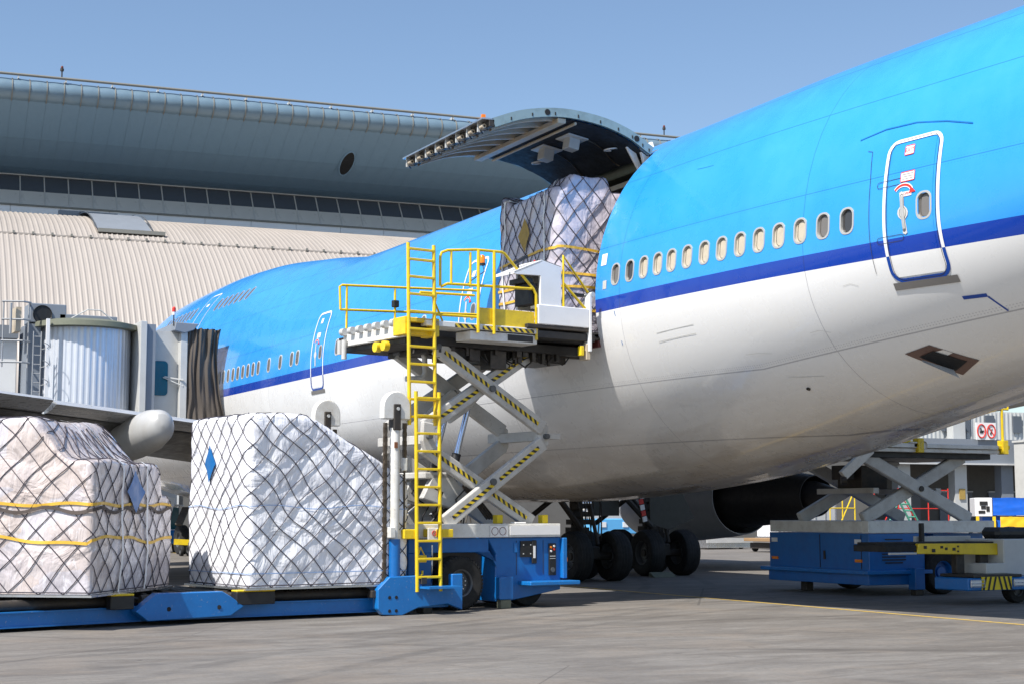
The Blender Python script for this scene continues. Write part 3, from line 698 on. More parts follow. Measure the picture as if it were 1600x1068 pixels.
AC = thing('airliner', 'wide body airliner in sky blue over white with its side cargo door raised', 'aircraft', (CX, 36, 0))
WIN_MAIN = [18.36, 18.86, 19.36, 19.85, 20.32, 20.79, 21.27, 21.74, 22.22, 22.68, 23.1, 23.55, 24.01, 24.5]
ZF = [4.8, 4.95, 5.15, 5.41, 5.655, 5.845, 6.265, 6.6, 6.95, 7.3, 7.65, 7.95, 8.25, 8.5, 8.72]
def fuselage():
    ys = set(np.round(np.arange(0, 71.6, .5), 3)); ys |= {71.2, 71.4, 71.6, 71.68, 69.25, 69.75, 70.25, 70.75}
    cells = []
    for y in WIN_MAIN + [16.88]:
        a, b = round(y - .14, 3), round(y + .14, 3); cells.append((a, b))
    ys = {y for y in ys if not any(a - .06 < y < b + .06 for a, b in cells) and not (abs(y - 25.2) < .1 or abs(y - 28.6) < .11)}
    for a, b in cells: ys |= {a, b}
    ys |= {25.2, 28.6}
    ys = sorted(ys)
    def rows(y):
        c, t, b = fc(y), ft(y), fb(y); H = t - b
        zlo = max(4.8, b + .12 * H); zhi = min(8.72, t - .1 * H); 
        if zlo > zhi - .2: zlo = b + .3 * H; zhi = t - .3 * H
        out = []
        alo = -math.asin(max(-1, min(1, (c - zlo) / (c - b if zlo < c else -(t - c)))))  if zlo < c else math.asin((zlo - c) / (t - c))
        for i in range(13):
            a = -math.pi / 2 + (alo + math.pi / 2) * i / 13
            z = c + (c - b) * math.sin(a) if a < 0 else c + (t - c) * math.sin(a); out.append(z)
        for k in ZF: out.append(zlo + (zhi - zlo) * (k - 4.8) / (8.72 - 4.8))
        ahi = math.asin(max(-1, min(1, (zhi - c) / (t - c)))) if zhi > c else 0
        for i in range(1, 14):
            a = ahi + (math.pi / 2 - ahi) * i / 13; out.append(c + (t - c) * math.sin(a))
        return out
    vs, fs = [], []; NR = 13 + len(ZF) + 13; ring = 2 * NR - 2
    zr = []
    for y in ys:
        r = rows(y); zr.append(r)
        for j in range(NR): vs.append((CX - half(y, r[j]), y, r[j]))
        for j in range(NR - 2, 0, -1): vs.append((CX + half(y, r[j]), y, r[j]))
    iz = {k: 13 + i for i, k in enumerate(ZF)}
    cellset = {a: b for a, b in cells}
    extra = []
    for i in range(len(ys) - 1):
        y0, y1 = ys[i], ys[i + 1]
        for j in range(ring):
            j2 = (j + 1) % ring
            if j < NR - 1:
                if 25.19 < y0 and y1 < 28.61 and iz[4.95] <= j < iz[8.72]: continue
                if y0 in cellset and abs(cellset[y0] - y1) < 1e-6 and j == iz[5.845]:
                    # rounded window opening inside this cell
                    z0, z1 = 5.845, 6.265; cy, cz = (y0 + y1) / 2, (z0 + z1) / 2
                    lp = rrect(.25, .38, .1, 3); base = len(vs)
                    for (a, b) in lp:
                        p = skin(cy + a, cz + b); vs.append(tuple(p))
                    n = len(lp); q = n // 4
                    # corners order: (+y,+z),(-y,+z),(-y,-z),(+y,-z)
                    cor = [(i + 1) * ring + j2, i * ring + j2, i * ring + j, (i + 1) * ring + j]
                    for k in range(4):
                        for t in range(q - 1): fs.append((cor[k], base + k * q + t + 1, base + k * q + t))
                        fs.append((cor[k], cor[(k + 1) % 4], base + ((k + 1) * q) % n, base + k * q + q - 1))
                    continue
            fs.append((i * ring + j, (i + 1) * ring + j, (i + 1) * ring + j2, i * ring + j2))
    fs.append(tuple(range(ring)))
    fs = [tuple(reversed(f)) for f in fs]
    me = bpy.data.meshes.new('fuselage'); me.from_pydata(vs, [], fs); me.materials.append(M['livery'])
    me.update()
    # analytic normals keep the flanks fair
    nr = []
    for (x, y, z) in vs:
        sgn = -1 if x <= CX else 1
        if z > ft(y) - .02: nr.append((0, 0, 1)); continue
        if z < fb(y) + .02: nr.append((0, 0, -1)); continue
        h = .01
        gy = (half(y + h, z) - half(y - h, z)) / (2 * h); zz = min(max(z, fb(y) + .03), ft(y) - .03)
        gz = (half(y, zz + h) - half(y, zz - h)) / (2 * h)
        nr.append(tuple(Vector((sgn, -gy, -gz)).normalized()))
    me.shade_smooth()
    me.normals_split_custom_set_from_vertices(nr)
    o = bpy.data.objects.new('fuselage', me); col.objects.link(o); put(o, AC)
    return o
FUS = fuselage()

def surf_window(cy, cz, w2, h2, deep, parent=AC, pane='win_beige', name='window', fr='win_frame'):
    r = min(w2, h2) * .42
    lo, li = rrect(w2 + .035, h2 + .035, r + .01, 4), rrect(w2 - .02, h2 - .02, r, 4); n = len(lo); mb = MB()
    rings = [[skin(cy + a, cz + b, -.004) for a, b in lo], [skin(cy + a, cz + b, .008) for a, b in lo], [skin(cy + a, cz + b, .008) for a, b in li], [skin(cy + a, cz + b, -deep) for a, b in li]]
    P = [[rings[k][i] for k in range(4)] for i in range(n)]
    mb.grid(P, n, 4, closed_u=True)
    f = mb.build(name, fr, parent, smooth=True, angle=50)
    off = -deep + .003
    MB().add([skin(cy + a, cz + b, off) for a, b in li], [tuple(range(n))]).build('pane', pane, f)
    if deep > .02:   # window shade pulled partly down inside the reveal
        k = [(a, b) for a, b in rrect(w2 - .07, h2 - .05, r * .8, 3)]
        MB().tube([skin(cy + a - .012, cz + b, off + .004) for a, b in k], .004, 4, closed=True).build('seal', 'dark_steel', f)
    return f
random.seed(3)
for i, y in enumerate(WIN_MAIN):
    surf_window(y, 6.055, .25, .38, .035, pane='win_glass' if i in (0, 12) else ('pane_blind' if i in (1, 13) else 'win_beige'))
far = [29.3 - .0, 33.2, 33.7, 34.2, 34.7, 35.2, 35.7, 36.2, 36.7, 37.2, 37.7, 38.35, 38.85, 42.0, 42.5, 43.5, 44.55] + [45.55 + .515 * i for i in range(12)] + [52 + .515 * i for i in range(9)]
for y in far[1:]: surf_window(y, 6.06, .25, .40, -.006, pane='far_pane', fr='pale_grey')
for y in [50.0 + .55 * i for i in range(7)] + [56.3 + .55 * i for i in range(8)]:
    surf_window(y, 8.95, .26, .44, -.006, pane='far_pane', name='upper_deck_window', fr='grey_paint')

def patch(y0, y1, z0, z1, off, name, m_, parent, ny=6, nz=8, hole=None):
    ya = [y0 + (y1 - y0) * i / ny for i in range(ny + 1)]; za = [z0 + (z1 - z0) * j / nz for j in range(nz + 1)]
    if hole:
        ya = sorted([y for y in ya if not hole[0] - .03 < y < hole[1] + .03] + list(hole[:2])); za = sorted([z for z in za if not hole[2] - .03 < z < hole[3] + .03] + list(hole[2:]))
    mb = MB(); vs = [skin(y, z, off) for y in ya for z in za]; k = len(za); fs = []
    for i in range(len(ya) - 1):
        for j in range(k - 1):
            if hole and hole[0] - .001 < ya[i] and ya[i + 1] < hole[1] + .001 and hole[2] - .001 < za[j] and za[j + 1] < hole[3] + .001: continue
            fs.append((i * k + j, i * k + j + 1, (i + 1) * k + j + 1, (i + 1) * k + j))
    mb.add(vs, fs)
    return mb.build(name, m_, parent, smooth=True)
def ribbon(pts, wd, off, name, m_, parent, closed=True):
    k = len(pts); A = []; B_ = []
    for i in range(k):
        if closed: d = Vector((pts[(i + 1) % k][0] - pts[i - 1][0], pts[(i + 1) % k][1] - pts[i - 1][1]))
        else:
            a, b = pts[min(i + 1, k - 1)], pts[max(i - 1, 0)]; d = Vector((a[0] - b[0], a[1] - b[1]))
        d.normalize(); nx, nz = -d.y * wd / 2, d.x * wd / 2
        A.append(skin(pts[i][0] + nx, pts[i][1] + nz, off)); B_.append(skin(pts[i][0] - nx, pts[i][1] - nz, off))
    mb = MB(); P = [[A[i], B_[i]] for i in range(k)]; mb.grid(P, k, 2, closed_u=closed)
    return mb.build(name, m_, parent)
def dense(pts, closed=True, step=.08):
    out = []; n = len(pts)
    for i in range(n if closed else n - 1):
        a, b = pts[i], pts[(i + 1) % n]; L = math.hypot(b[0] - a[0], b[1] - a[1]); m_ = max(1, int(L / step))
        for t in range(m_): out.append((a[0] + (b[0] - a[0]) * t / m_, a[1] + (b[1] - a[1]) * t / m_))
    if not closed: out.append(pts[-1])
    return out
def rot_text(txt, y, z, size, m_, parent, off=.016):
    cu = bpy.data.curves.new('lettering', 'FONT'); cu.body = txt; cu.size = size; cu.align_x = 'CENTER'; cu.align_y = 'CENTER'; cu.materials.append(M[m_])
    o = bpy.data.objects.new('lettering', cu); col.objects.link(o)
    p = skin(y, z, off); q = skin(y - .1, z, off); u = skin(y, z + .1, off)
    ex = (q - p).normalized(); ez = ex.cross((u - p).normalized()).normalized(); ey = ez.cross(ex)
    mw = Matrix((ex, ey, ez)).transposed().to_4x4(); mw.translation = p
    o.parent = parent; top = parent; off_ = Vector((0, 0, 0))
    while top: off_ += top.location; top = top.parent
    mw.translation = p - off_
    me = bpy.data.meshes.new_from_object(o.evaluated_get(bpy.context.evaluated_depsgraph_get()))
    m2 = bpy.data.objects.new('lettering', me); bpy.data.objects.remove(o); col.objects.link(m2); m2.name = 'lettering'
    m2.parent = parent; m2.matrix_local = mw
    return m2
def cabin_door(yc, wd, z0, z1, near, skew=0, label=None):
    pts = [(yc + a + skew * (z0 + (z1 - z0) / 2 + b - z0), z0 + (z1 - z0) / 2 + b) for a, b in rrect(wd, z1 - z0, .17, 5)]
    d = patch(yc - wd / 2 + .1, yc + wd / 2 - .1, z0 + .05, z1 - .05, .004, 'cabin_door', 'livery', AC, 4, 12, hole=((yc - .24 - .1, yc - .24 + .1, 6.055 - .17, 6.055 + .17) if near else None))
    ribbon(dense(pts), .055, .009, 'door_outline', 'outline', d)
    ribbon(dense([(a * 1 + (a - yc) * -.09, b) for a, b in pts]), .008, .0105, 'door_gap', 'dark_steel', d) if near else None
    # handle recess, placards, window
    hy, hz = yc + .14, 6.0
    hp = [(.0, .32), (.04, .3), (.035, .1), (.085, .05), (.1, 0), (.085, -.05), (.035, -.1), (.04, -.3), (0, -.32)]
    poly = [(hy - a + b * .1, hz + b) for a, b in hp] + [(hy + a + b * .1, hz + b) for a, b in reversed(hp[1:-1])]
    MB().add([skin(a, b, .013) for a, b in poly], [tuple(range(len(poly)))]).build('door_handle', 'pale_grey', d)
    if near:
        MB().tube([skin(hy + b * .1, hz + b, .02) for b in (-.24, 0, .24)], [.02, .03, .02], 6).build('handle_grip', 'win_frame', d, smooth=True)
        ip = [(hy + .62 * (a - hy) + 0, hz + (b - hz) * .86) for a, b in poly]
        MB().tube([skin(a, b, .014) for a, b in ip], .004, 4, closed=True).build('handle_rim', 'dark_steel', d)
    wf = surf_window(16.88, 6.055, .25, .38, .035 if near else .012, d, 'pane_blind', 'door_window') if near else surf_window(yc - .22, 6.05, .22, .35, -.005, d, 'far_pane', 'door_window')
    for (py, pz, pw, ph) in ((yc + .09, 6.93, .17, .14), (yc + .07, 6.53, .26, .14)):
        patch(py - pw / 2, py + pw / 2, pz - ph / 2, pz + ph / 2, .012, 'placard', 'sign_white', d, 1, 1)
        ribbon(dense([(py + a, pz + b) for a, b in rrect(pw, ph, .01, 1)]), .012, .014, 'placard_border', 'red_paint', d) if near else None
    if near:
        rot_text('EXIT', yc + .09, 6.93, .085, 'red_paint', d); rot_text('OPEN', yc + .06, 6.27, .055, 'red_paint', d, .018)
        patch(yc - .02, yc + .14, 6.235, 6.305, .013, 'placard', 'sign_white', d, 1, 1)
        for k in range(3): ribbon([(yc + .17, 6.565 - .035 * k), (yc - .03, 6.565 - .035 * k)], .008, .014, 'placard_print', 'pane_blind', d, False)
    ar = [(hy + .17 * math.cos(R(a)), hz + .28 + .13 * math.sin(R(a))) for a in range(160, 20, -10)]
    ribbon(ar, .06, .012, 'arrow_ground', 'sign_white', d, False); ribbon(ar, .032, .015, 'arrow', 'red_paint', d, False)
    ex_ = ar[-1]
    MB().add([skin(ex_[0] - (-.05), ex_[1] + .05, .016), skin(ex_[0] + .0, ex_[1] - .02, .016), skin(hy - .23, ex_[1] - .05, .016)], [(0, 1, 2)]) if 0 else None
    e0 = (hy - .17, hz + .31)
    MB().add([skin(e0[0] + .03, e0[1] + .06, .016), skin(e0[0] + .05, e0[1] - .04, .016), skin(e0[0] - .07, e0[1] - .03, .016)], [(0, 1, 2)]).build('arrow_head', 'red_paint', d)
    patch(yc - wd / 2 - .07, yc + wd / 2 + .04, z0 - .08 - .04, z0 - .02, .012, 'scuff_plate', 'pane_blind', d, 5, 2)
    if near:
        for zz in (6.45, 5.62):
            ribbon(dense([(yc + wd / 2 + .12 + a - .22, zz + b + .03) for a, b in rrect(.5, .09, .04, 2)]), .008, .01, 'hinge_outline', 'dark_steel', d)
        ribbon(dense([(yc + wd / 2 + .45, 7.08), (yc + wd / 2 + .35, 7.05), (yc + wd / 2 + .3, 6.6), (yc + wd / 2 + .28, 5.2)], False), .008, .01, 'hinge_seam', 'dark_steel', d, False)
    return d
D5 = cabin_door(17.12, 1.0, 5.05, 7.1, True)
cabin_door(30.75, .95, 5.08, 7.25, False)
cabin_door(40.35, .95, 5.05, 7.15, False)
# gutter line over the aft door, small livery marks and scratches
ribbon([(18.3, 7.3), (17.8, 7.37), (17.2, 7.35), (16.6, 7.24), (16.1, 7.1)], .02, .006, 'rain_gutter', 'tag_blue', AC, False)
ribbon([(16.66, 4.72), (16.28, 4.72)], .045, .006, 'paint_mark', 'outline', AC, False); ribbon([(16.28, 4.7), (16.15, 4.5)], .03, .006, 'paint_mark', 'outline', AC, False)
patch(24.86, 25.05, 6.28, 6.5, .006, 'notice_plate', 'sign_white', AC, 1, 1)
lp_ = patch(24.8, 24.93, 5.82, 5.98, .006, 'latch_plate', 'pale_grey', AC, 1, 1)
ribbon([(24.55, 5.38), (24.45, 4.75)], .02, .006, 'paint_mark', 'tag_blue', AC, False)
for z in (4.87, 4.72): ribbon([(23.3, z - .02), (22.2, z + .02)], .012, .006, 'skin_strake', 'pale_grey', AC, False)
for k, (y, z, L_) in enumerate(((22.6, 7.7, .5), (21.2, 4.3, .6), (19.6, 4.5, .4), (20.6, 3.9, .7), (23.6, 3.6, .5), (18.6, 5.1, .3))):
    ribbon([(y, z), (y - L_ * .5, z + .02 * (k % 3 - 1)), (y - L_, z - .03)], .006, .004, 'scratch', 'pale_grey' if z < 5.4 else 'tag_blue', AC, False)
MB().lathe([(.001, 0), (.03, 0), (.02, -.05)], tuple(skin(20.4, 3.7, .0)), 'x', 8).build('drain_mast', 'dark_steel', AC)
# upper deck door
u = patch(54.3, 55.3, 7.5, 9.45, .004, 'upper_deck_door', 'livery', AC, 3, 10)
ribbon(dense([(54.8 + a, 8.5 + b) for a, b in rrect(1.15, 2.0, .15, 3)]), .05, .009, 'door_outline', 'outline', u)
for z in (8.2, 9.05): patch(54.7, 55.0, z, z + .1, .012, 'placard', 'sign_white', u, 1, 1)
# outflow valve under the aft fuselage
ov = MB()
lp = dense([(18.2, 4.08), (17.7, 4.17), (17.25, 3.93), (17.75, 3.76)], True, .1)
MB().add([skin(a, b, .008) for a, b in lp], [tuple(range(len(lp)))]).build('outflow_surround', 'brown_paint', AC)
lp2 = dense([(18.02, 4.03), (17.72, 4.09), (17.42, 3.93), (17.75, 3.82)], True, .1)
op = MB().add([skin(a, b, .012) for a, b in lp2], [tuple(range(len(lp2)))]).build('outflow_opening', 'dark_interior', AC)
fl_ = MB().add([skin(18.02, 4.0, .02), skin(17.75, 3.84, .02), skin(17.6, 3.86, .2), skin(17.95, 4.02, .1)], [(0, 1, 2, 3)]).build('outflow_flap', 'pale_grey', op)
# tail cone fin and stabilisers, aft of the frame
def foil(mb, secs, n=14):
    """secs: list of (x, yLE, yTE, z, thick, axis) ; thickness axis 'z' or 'x'"""
    rings = []
    for (x, yl_, yt, z, th, ax) in secs:
        up = []; lo = []
        for i in range(n + 1):
            t = i / n; c_ = (1 - math.cos(math.pi * t)) / 2; y = yl_ + (yt - yl_) * c_
            h = th * 2.6 * (.2969 * math.sqrt(c_) - .126 * c_ - .3516 * c_ ** 2 + .2843 * c_ ** 3 - .1 * c_ ** 4) / 1.0 * 1.9
            up.append((y, h)); lo.append((y, -h * .8))
        loop = up + list(reversed(lo[1:-1]))
        rings.append([(x, y, z + h) if ax == 'z' else (x + h, y, z) for y, h in loop])
    k = len(rings[0]); vs = [p for r in rings for p in r]; fs = []
    for i in range(len(rings) - 1):
        for j in range(k): fs.append((i * k + j, i * k + (j + 1) % k, (i + 1) * k + (j + 1) % k, (i + 1) * k + j))
    fs.append(tuple(range(k))); fs.append(tuple((len(rings) - 1) * k + j for j in reversed(range(k))))
    mb.add(vs, fs)
f = MB(); foil(f, [(CX, 13, .5, 8.9, .35, 'x'), (CX, 2.5, -2.2, 18.8, .15, 'x')]); f.build('tail_fin', 'white_clean', AC, smooth=True)
for s_ in (-1, 1):
    f = MB(); foil(f, [(CX + s_ * .8, 9, 1, 7.7, .3, 'z'), (CX + s_ * 11, 1.2, -1.5, 8.8, .12, 'z')]); f.build('stabiliser', 'white_clean', AC, smooth=True)

# wings
def wing(s_):
    X = lambda d: CX + s_ * d       # d = distance from the centre line
    q_ = 1 if s_ > 0 else 0
    secs = [(3.0, 50.5, 39.2, 3.35, .62), (7.0, 47.6, 38.2, 3.62, .5), (9.6, 45.6, 37.2, 3.82 + .7 * q_, .42), (12.7, 43.2, 35.3, 3.98 + 1.6 * q_, .36), (15, 41.3, 33.6, 4.15 + 1.9 * q_, .32), (22, 36.3, 30.2, 4.9 + 1.6 * q_, .22), (32.1, 28.6, 25.0, 6.1, .1)]
    f = MB(); foil(f, [(X(d), a, b, z, t, 'z') for d, a, b, z, t in secs]); f.build('wing', 'wing_grey', AC, smooth=True, angle=50)
    # trailing edge flaps: bright metal, droop slightly
    def flap(d0, d1, m_, droop=0, nm='flap'):
        def te(d):
            for (a, b) in zip(secs, secs[1:]):
                if d <= b[0]: k = (d - a[0]) / (b[0] - a[0]); return a[2] + (b[2] - a[2]) * k, a[3] + (b[3] - a[3]) * k
        f = MB(); n = 8; ring = []
        prof = [(0, .10), (.5, .16), (1.0, .10), (1.45, .0), (1.5, -.03), (1.45, -.04), (1.0, -.10), (.5, -.14), (0, -.14)]
        for i in range(n + 1):
            d = d0 + (d1 - d0) * i / n; y, z = te(d)
            ring.append([(X(d), y + .25 - a, z + .16 + b * 1.0 + .02 * a - droop * a) for a, b in prof])
        f.grid(ring, n + 1, len(prof)); f.add([p for p in ring[0]], [tuple(range(len(prof)))]); f.add([p for p in ring[-1]], [tuple(reversed(range(len(prof))))])
        return f.build(nm, m_, AC, smooth=True, angle=60)
    flap(3.6, 11.2, 'wing_alu'); flap(11.28, 14.4, 'wing_alu', -.05); flap(14.5, 21.5, 'wing_alu', .06); flap(21.6, 31, 'wing_grey', 0, 'aileron')
    # flap track fairings
    for d, yb, L, zc in ((8.95, 34.6, 5.6, 3.42), (15.6, 32.0, 6.0, 3.9 + 1.2 * q_), (5.3, 36.6, 5.5, 3.05)):
        prof = [(.001, 0), (.12, .01), (.24, .07), (.34, .28), (.42, 1.0), (.44, 2.2), (.42, 3.4), (.34, 4.6), (.2, 5.6), (.02, L)]
        vs = MB().lathe(prof, (X(d), yb, zc), 'y', 20)
        vs.v = [(x, y, zc + (z - zc) * 1.15 - .07 * (y - yb - 3) + (.0)) for x, y, z in vs.v]
        vs.build('flap_track_fairing', 'fairing_grey', AC, smooth=True)
wing(-1); wing(1)
def engine(x, y, z, name='engine'):
    f = MB(); f.lathe([(1.06, 5.9), (1.25, 6.15), (1.34, 5.9), (1.42, 4.6), (1.42, 2.8), (1.3, 1.2), (1.2, .35), (1.17, .35), (1.2, 1.2)], (x, y, z), 'y', 40)
    e = f.build(name, 'nacelle_grey', AC, smooth=True)
    MB().lathe([(1.06, 5.9), (1.08, 3.4), (.3, 3.4), (.1, 3.9), (.001, 4.0)], (x, y, z), 'y', 32).build('intake', 'dark_interior', e, smooth=True)
    MB().lathe([(1.19, 1.3), (.98, .4), (.86, -1.4), (.62, -3.4), (.6, -3.4), (.55, -2.0)], (x, y, z), 'y', 36).build('core_cowl', 'black_paint', e, smooth=True)
    MB().lathe([(.5, -2.0), (.44, -3.4), (.22, -4.3), (.02, -4.8)], (x, y, z), 'y', 24).build('exhaust_cone', 'black_paint', e, smooth=True)
    MB().bar((x, y - 2, z + 1.2), (x, y + 4.5, z + 1.75), .35, 1.0).build('pylon', 'nacelle_grey', e, bevel=.1, seg=3)
engine(29.6, 41.2, 2.2); engine(6.2, 43.4, 2.2); engine(38.7, 31.0, 3.3); engine(-2.9, 33.5, 3.1)

# landing gear
def bogie(cx, cy, s_):
    t_ = MB(); t_.tube([(cx, cy + 1.1, 3.3), (cx, cy + .75, .75)], .17, 14).build('gear_strut', 'dark_steel', AC, smooth=True)
    MB().bar((cx, cy - .1, .7), (cx, cy + 1.6, .66), .28, .34).build('bogie_beam', 'dark_steel', AC, bevel=.04)
    for yy in (cy, cy + 1.48):
        MB().tube([(cx - .7, yy, .62), (cx + .7, yy, .62)], .1, 10).build('axle', 'dark_steel', AC)
        for dx in (-.56, .56):
            w_ = wheel(AC, (cx + dx, yy, .62), .62, .46, 'x', n=40)
            g_ = MB()
            for q in (-.12, -.04, .04, .12): g_.lathe([(.617, q - .008), (.624, q - .004), (.624, q + .004), (.617, q + .008)], (cx + dx, yy, .62), 'x', 40)
            g_.build('tread_groove', 'black_paint', w_)
    mb = MB(); random.seed(int(cx * 10))
    mb.tube([(cx + .1, cy + .9, 2.6), (cx - .9, cy + 2.2, 1.4)], .07, 8); mb.tube([(cx, cy + .2, 1.9), (cx, cy - .2, .9)], .05, 8)
    mb.tube([(cx - 1.3, cy + .4, 2.7), (cx - .1, cy + .5, 1.3)], .08, 8)
    for k in range(7):
        z = 1.0 + k * .2; mb.box(cx - .25 + random.uniform(-.1, .1), cx + .25 + random.uniform(-.1, .1), cy + .55, cy + .85, z, z + .13)
    for k in range(8):
        x0 = cx + random.uniform(-.35, .35); mb.tube([(x0, cy + .6, 2.8), (x0 + random.uniform(-.2, .2), cy + .3, 1.9), (x0 + random.uniform(-.2, .2), cy + .1, 1.0)], .018, 5)
    mb.build('gear_linkage', 'dark_steel', AC)
bogie(19.75, 34.1, 1); bogie(23.25, 36.3, 1); bogie(16.05, 34.1, -1); bogie(12.45, 36.3, -1)
MB().add([(22.35, 35.6, 2.7), (23.1, 35.6, 2.75), (23.75, 35.6, 1.55), (22.95, 35.6, 1.25), (22.35, 35.6, 1.4), (22.35, 35.64, 2.7), (23.1, 35.64, 2.75), (23.75, 35.64, 1.55), (22.95, 35.64, 1.25), (22.35, 35.64, 1.4)],
         [(0, 1, 2, 3, 4), (9, 8, 7, 6, 5), (0, 5, 6, 1), (1, 6, 7, 2), (2, 7, 8, 3), (3, 8, 9, 4), (4, 9, 5, 0)]).build('gear_door', 'gear_dark', AC)
MB().box(20.35, 21.15, 35.2, 35.25, 1.62, 2.3).build('gear_door', 'gear_dark', AC)
stp = MB(); 
for k in range(6): stp.bar((21.55 + k * .035, 34.9, 2.35 - k * .15), (21.58 + k * .035, 34.9, 2.22 - k * .15), .03, .13); stp.m[-6:] = [k % 2] * 6
stp.build('striped_gear_pin', ['red_paint', 'sign_white'], AC)
MB().tube([(21.1, 35, 2.2), (22.0, 35, 1.35)], .08, 8).build('side_brace', 'dark_steel', AC)
ck = thing('wheel_chock', 'low dark wheel chock wedged behind the right main gear tyres', 'wheel chock', (22.8, 35.6, 0))
MB().prism([(0, 0), (.3, 0), (.05, .22), (0, .22)], lambda a, b: (22.3, 35.62 - a, b * .6), lambda a, b: (23.0, 35.62 - a, b * .6)).build('wedge', 'olive', ck, bevel=.01)
# nose gear
MB().tube([(CX, 64, 3.0), (CX, 64, .6)], .14, 12).build('gear_strut', 'dark_steel', AC)
for dx in (-.45, .45): wheel(AC, (CX + dx, 64, .6), .6, .4, 'x')
MB().add([(17.2, 64.2, 2.3), (17.2, 66, 2.4), (17.0, 66, 1.3), (17.0, 64.2, 1.25)], [(0, 1, 2, 3)]).build('nose_gear_door', 'grey_paint', AC)
MB().bar((17.5, 63.6, 1.9), (17.1, 63.2, 1.2), .3, .1).build('nose_gear_link', 'dark_steel', AC)
# blade antenna on the crown
MB().prism([(0, 0), (.5, 0), (.3, .42), (.16, .42)], lambda a, b: (CX - .02, 28.6 - a, 9.28 + b), lambda a, b: (CX + .02, 28.6 - a, 9.28 + b)).build('blade_antenna', 'white_clean', AC)

# cargo doorway: jambs, sill, dark hold
def doorway():
    zs = [4.95 + (8.72 - 4.95) * i / 20 for i in range(21)]
    for y, sg, nm in ((25.2, 1, 'door_jamb'), (28.6, -1, 'door_jamb')):
        P = [[skin(y, z, .0) for z in zs], [skin(y, z, -.22) for z in zs]]
        P = [[Vector((p.x, y + sg * .002, p.z)) for p in r] for r in P]
        MB().grid(P, 2, 21).build(nm, 'grey_paint', AC)
    a, b = skin(25.2, 8.72), skin(28.6, 8.72)
    mb = MB(); mb.box(a.x - .06, a.x + .28, 25.2, 28.6, 8.42, 8.70); mb.build('door_header', 'olive', AC, bevel=.02)
    MB().box(a.x - .02, a.x + .2, 25.3, 28.5, 8.2, 8.3).build('header_rail', 'frame_primer', AC)
    p = skin(25.2, 4.95); MB().box(p.x - .03, p.x + .3, 25.2, 28.6, 4.78, 4.93).build('door_sill', 'darkred', AC)
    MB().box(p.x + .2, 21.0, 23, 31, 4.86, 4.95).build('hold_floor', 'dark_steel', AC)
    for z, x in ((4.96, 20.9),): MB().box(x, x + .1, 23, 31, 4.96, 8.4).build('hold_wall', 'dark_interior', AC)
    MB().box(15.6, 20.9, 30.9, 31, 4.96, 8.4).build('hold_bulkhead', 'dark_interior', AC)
doorway()
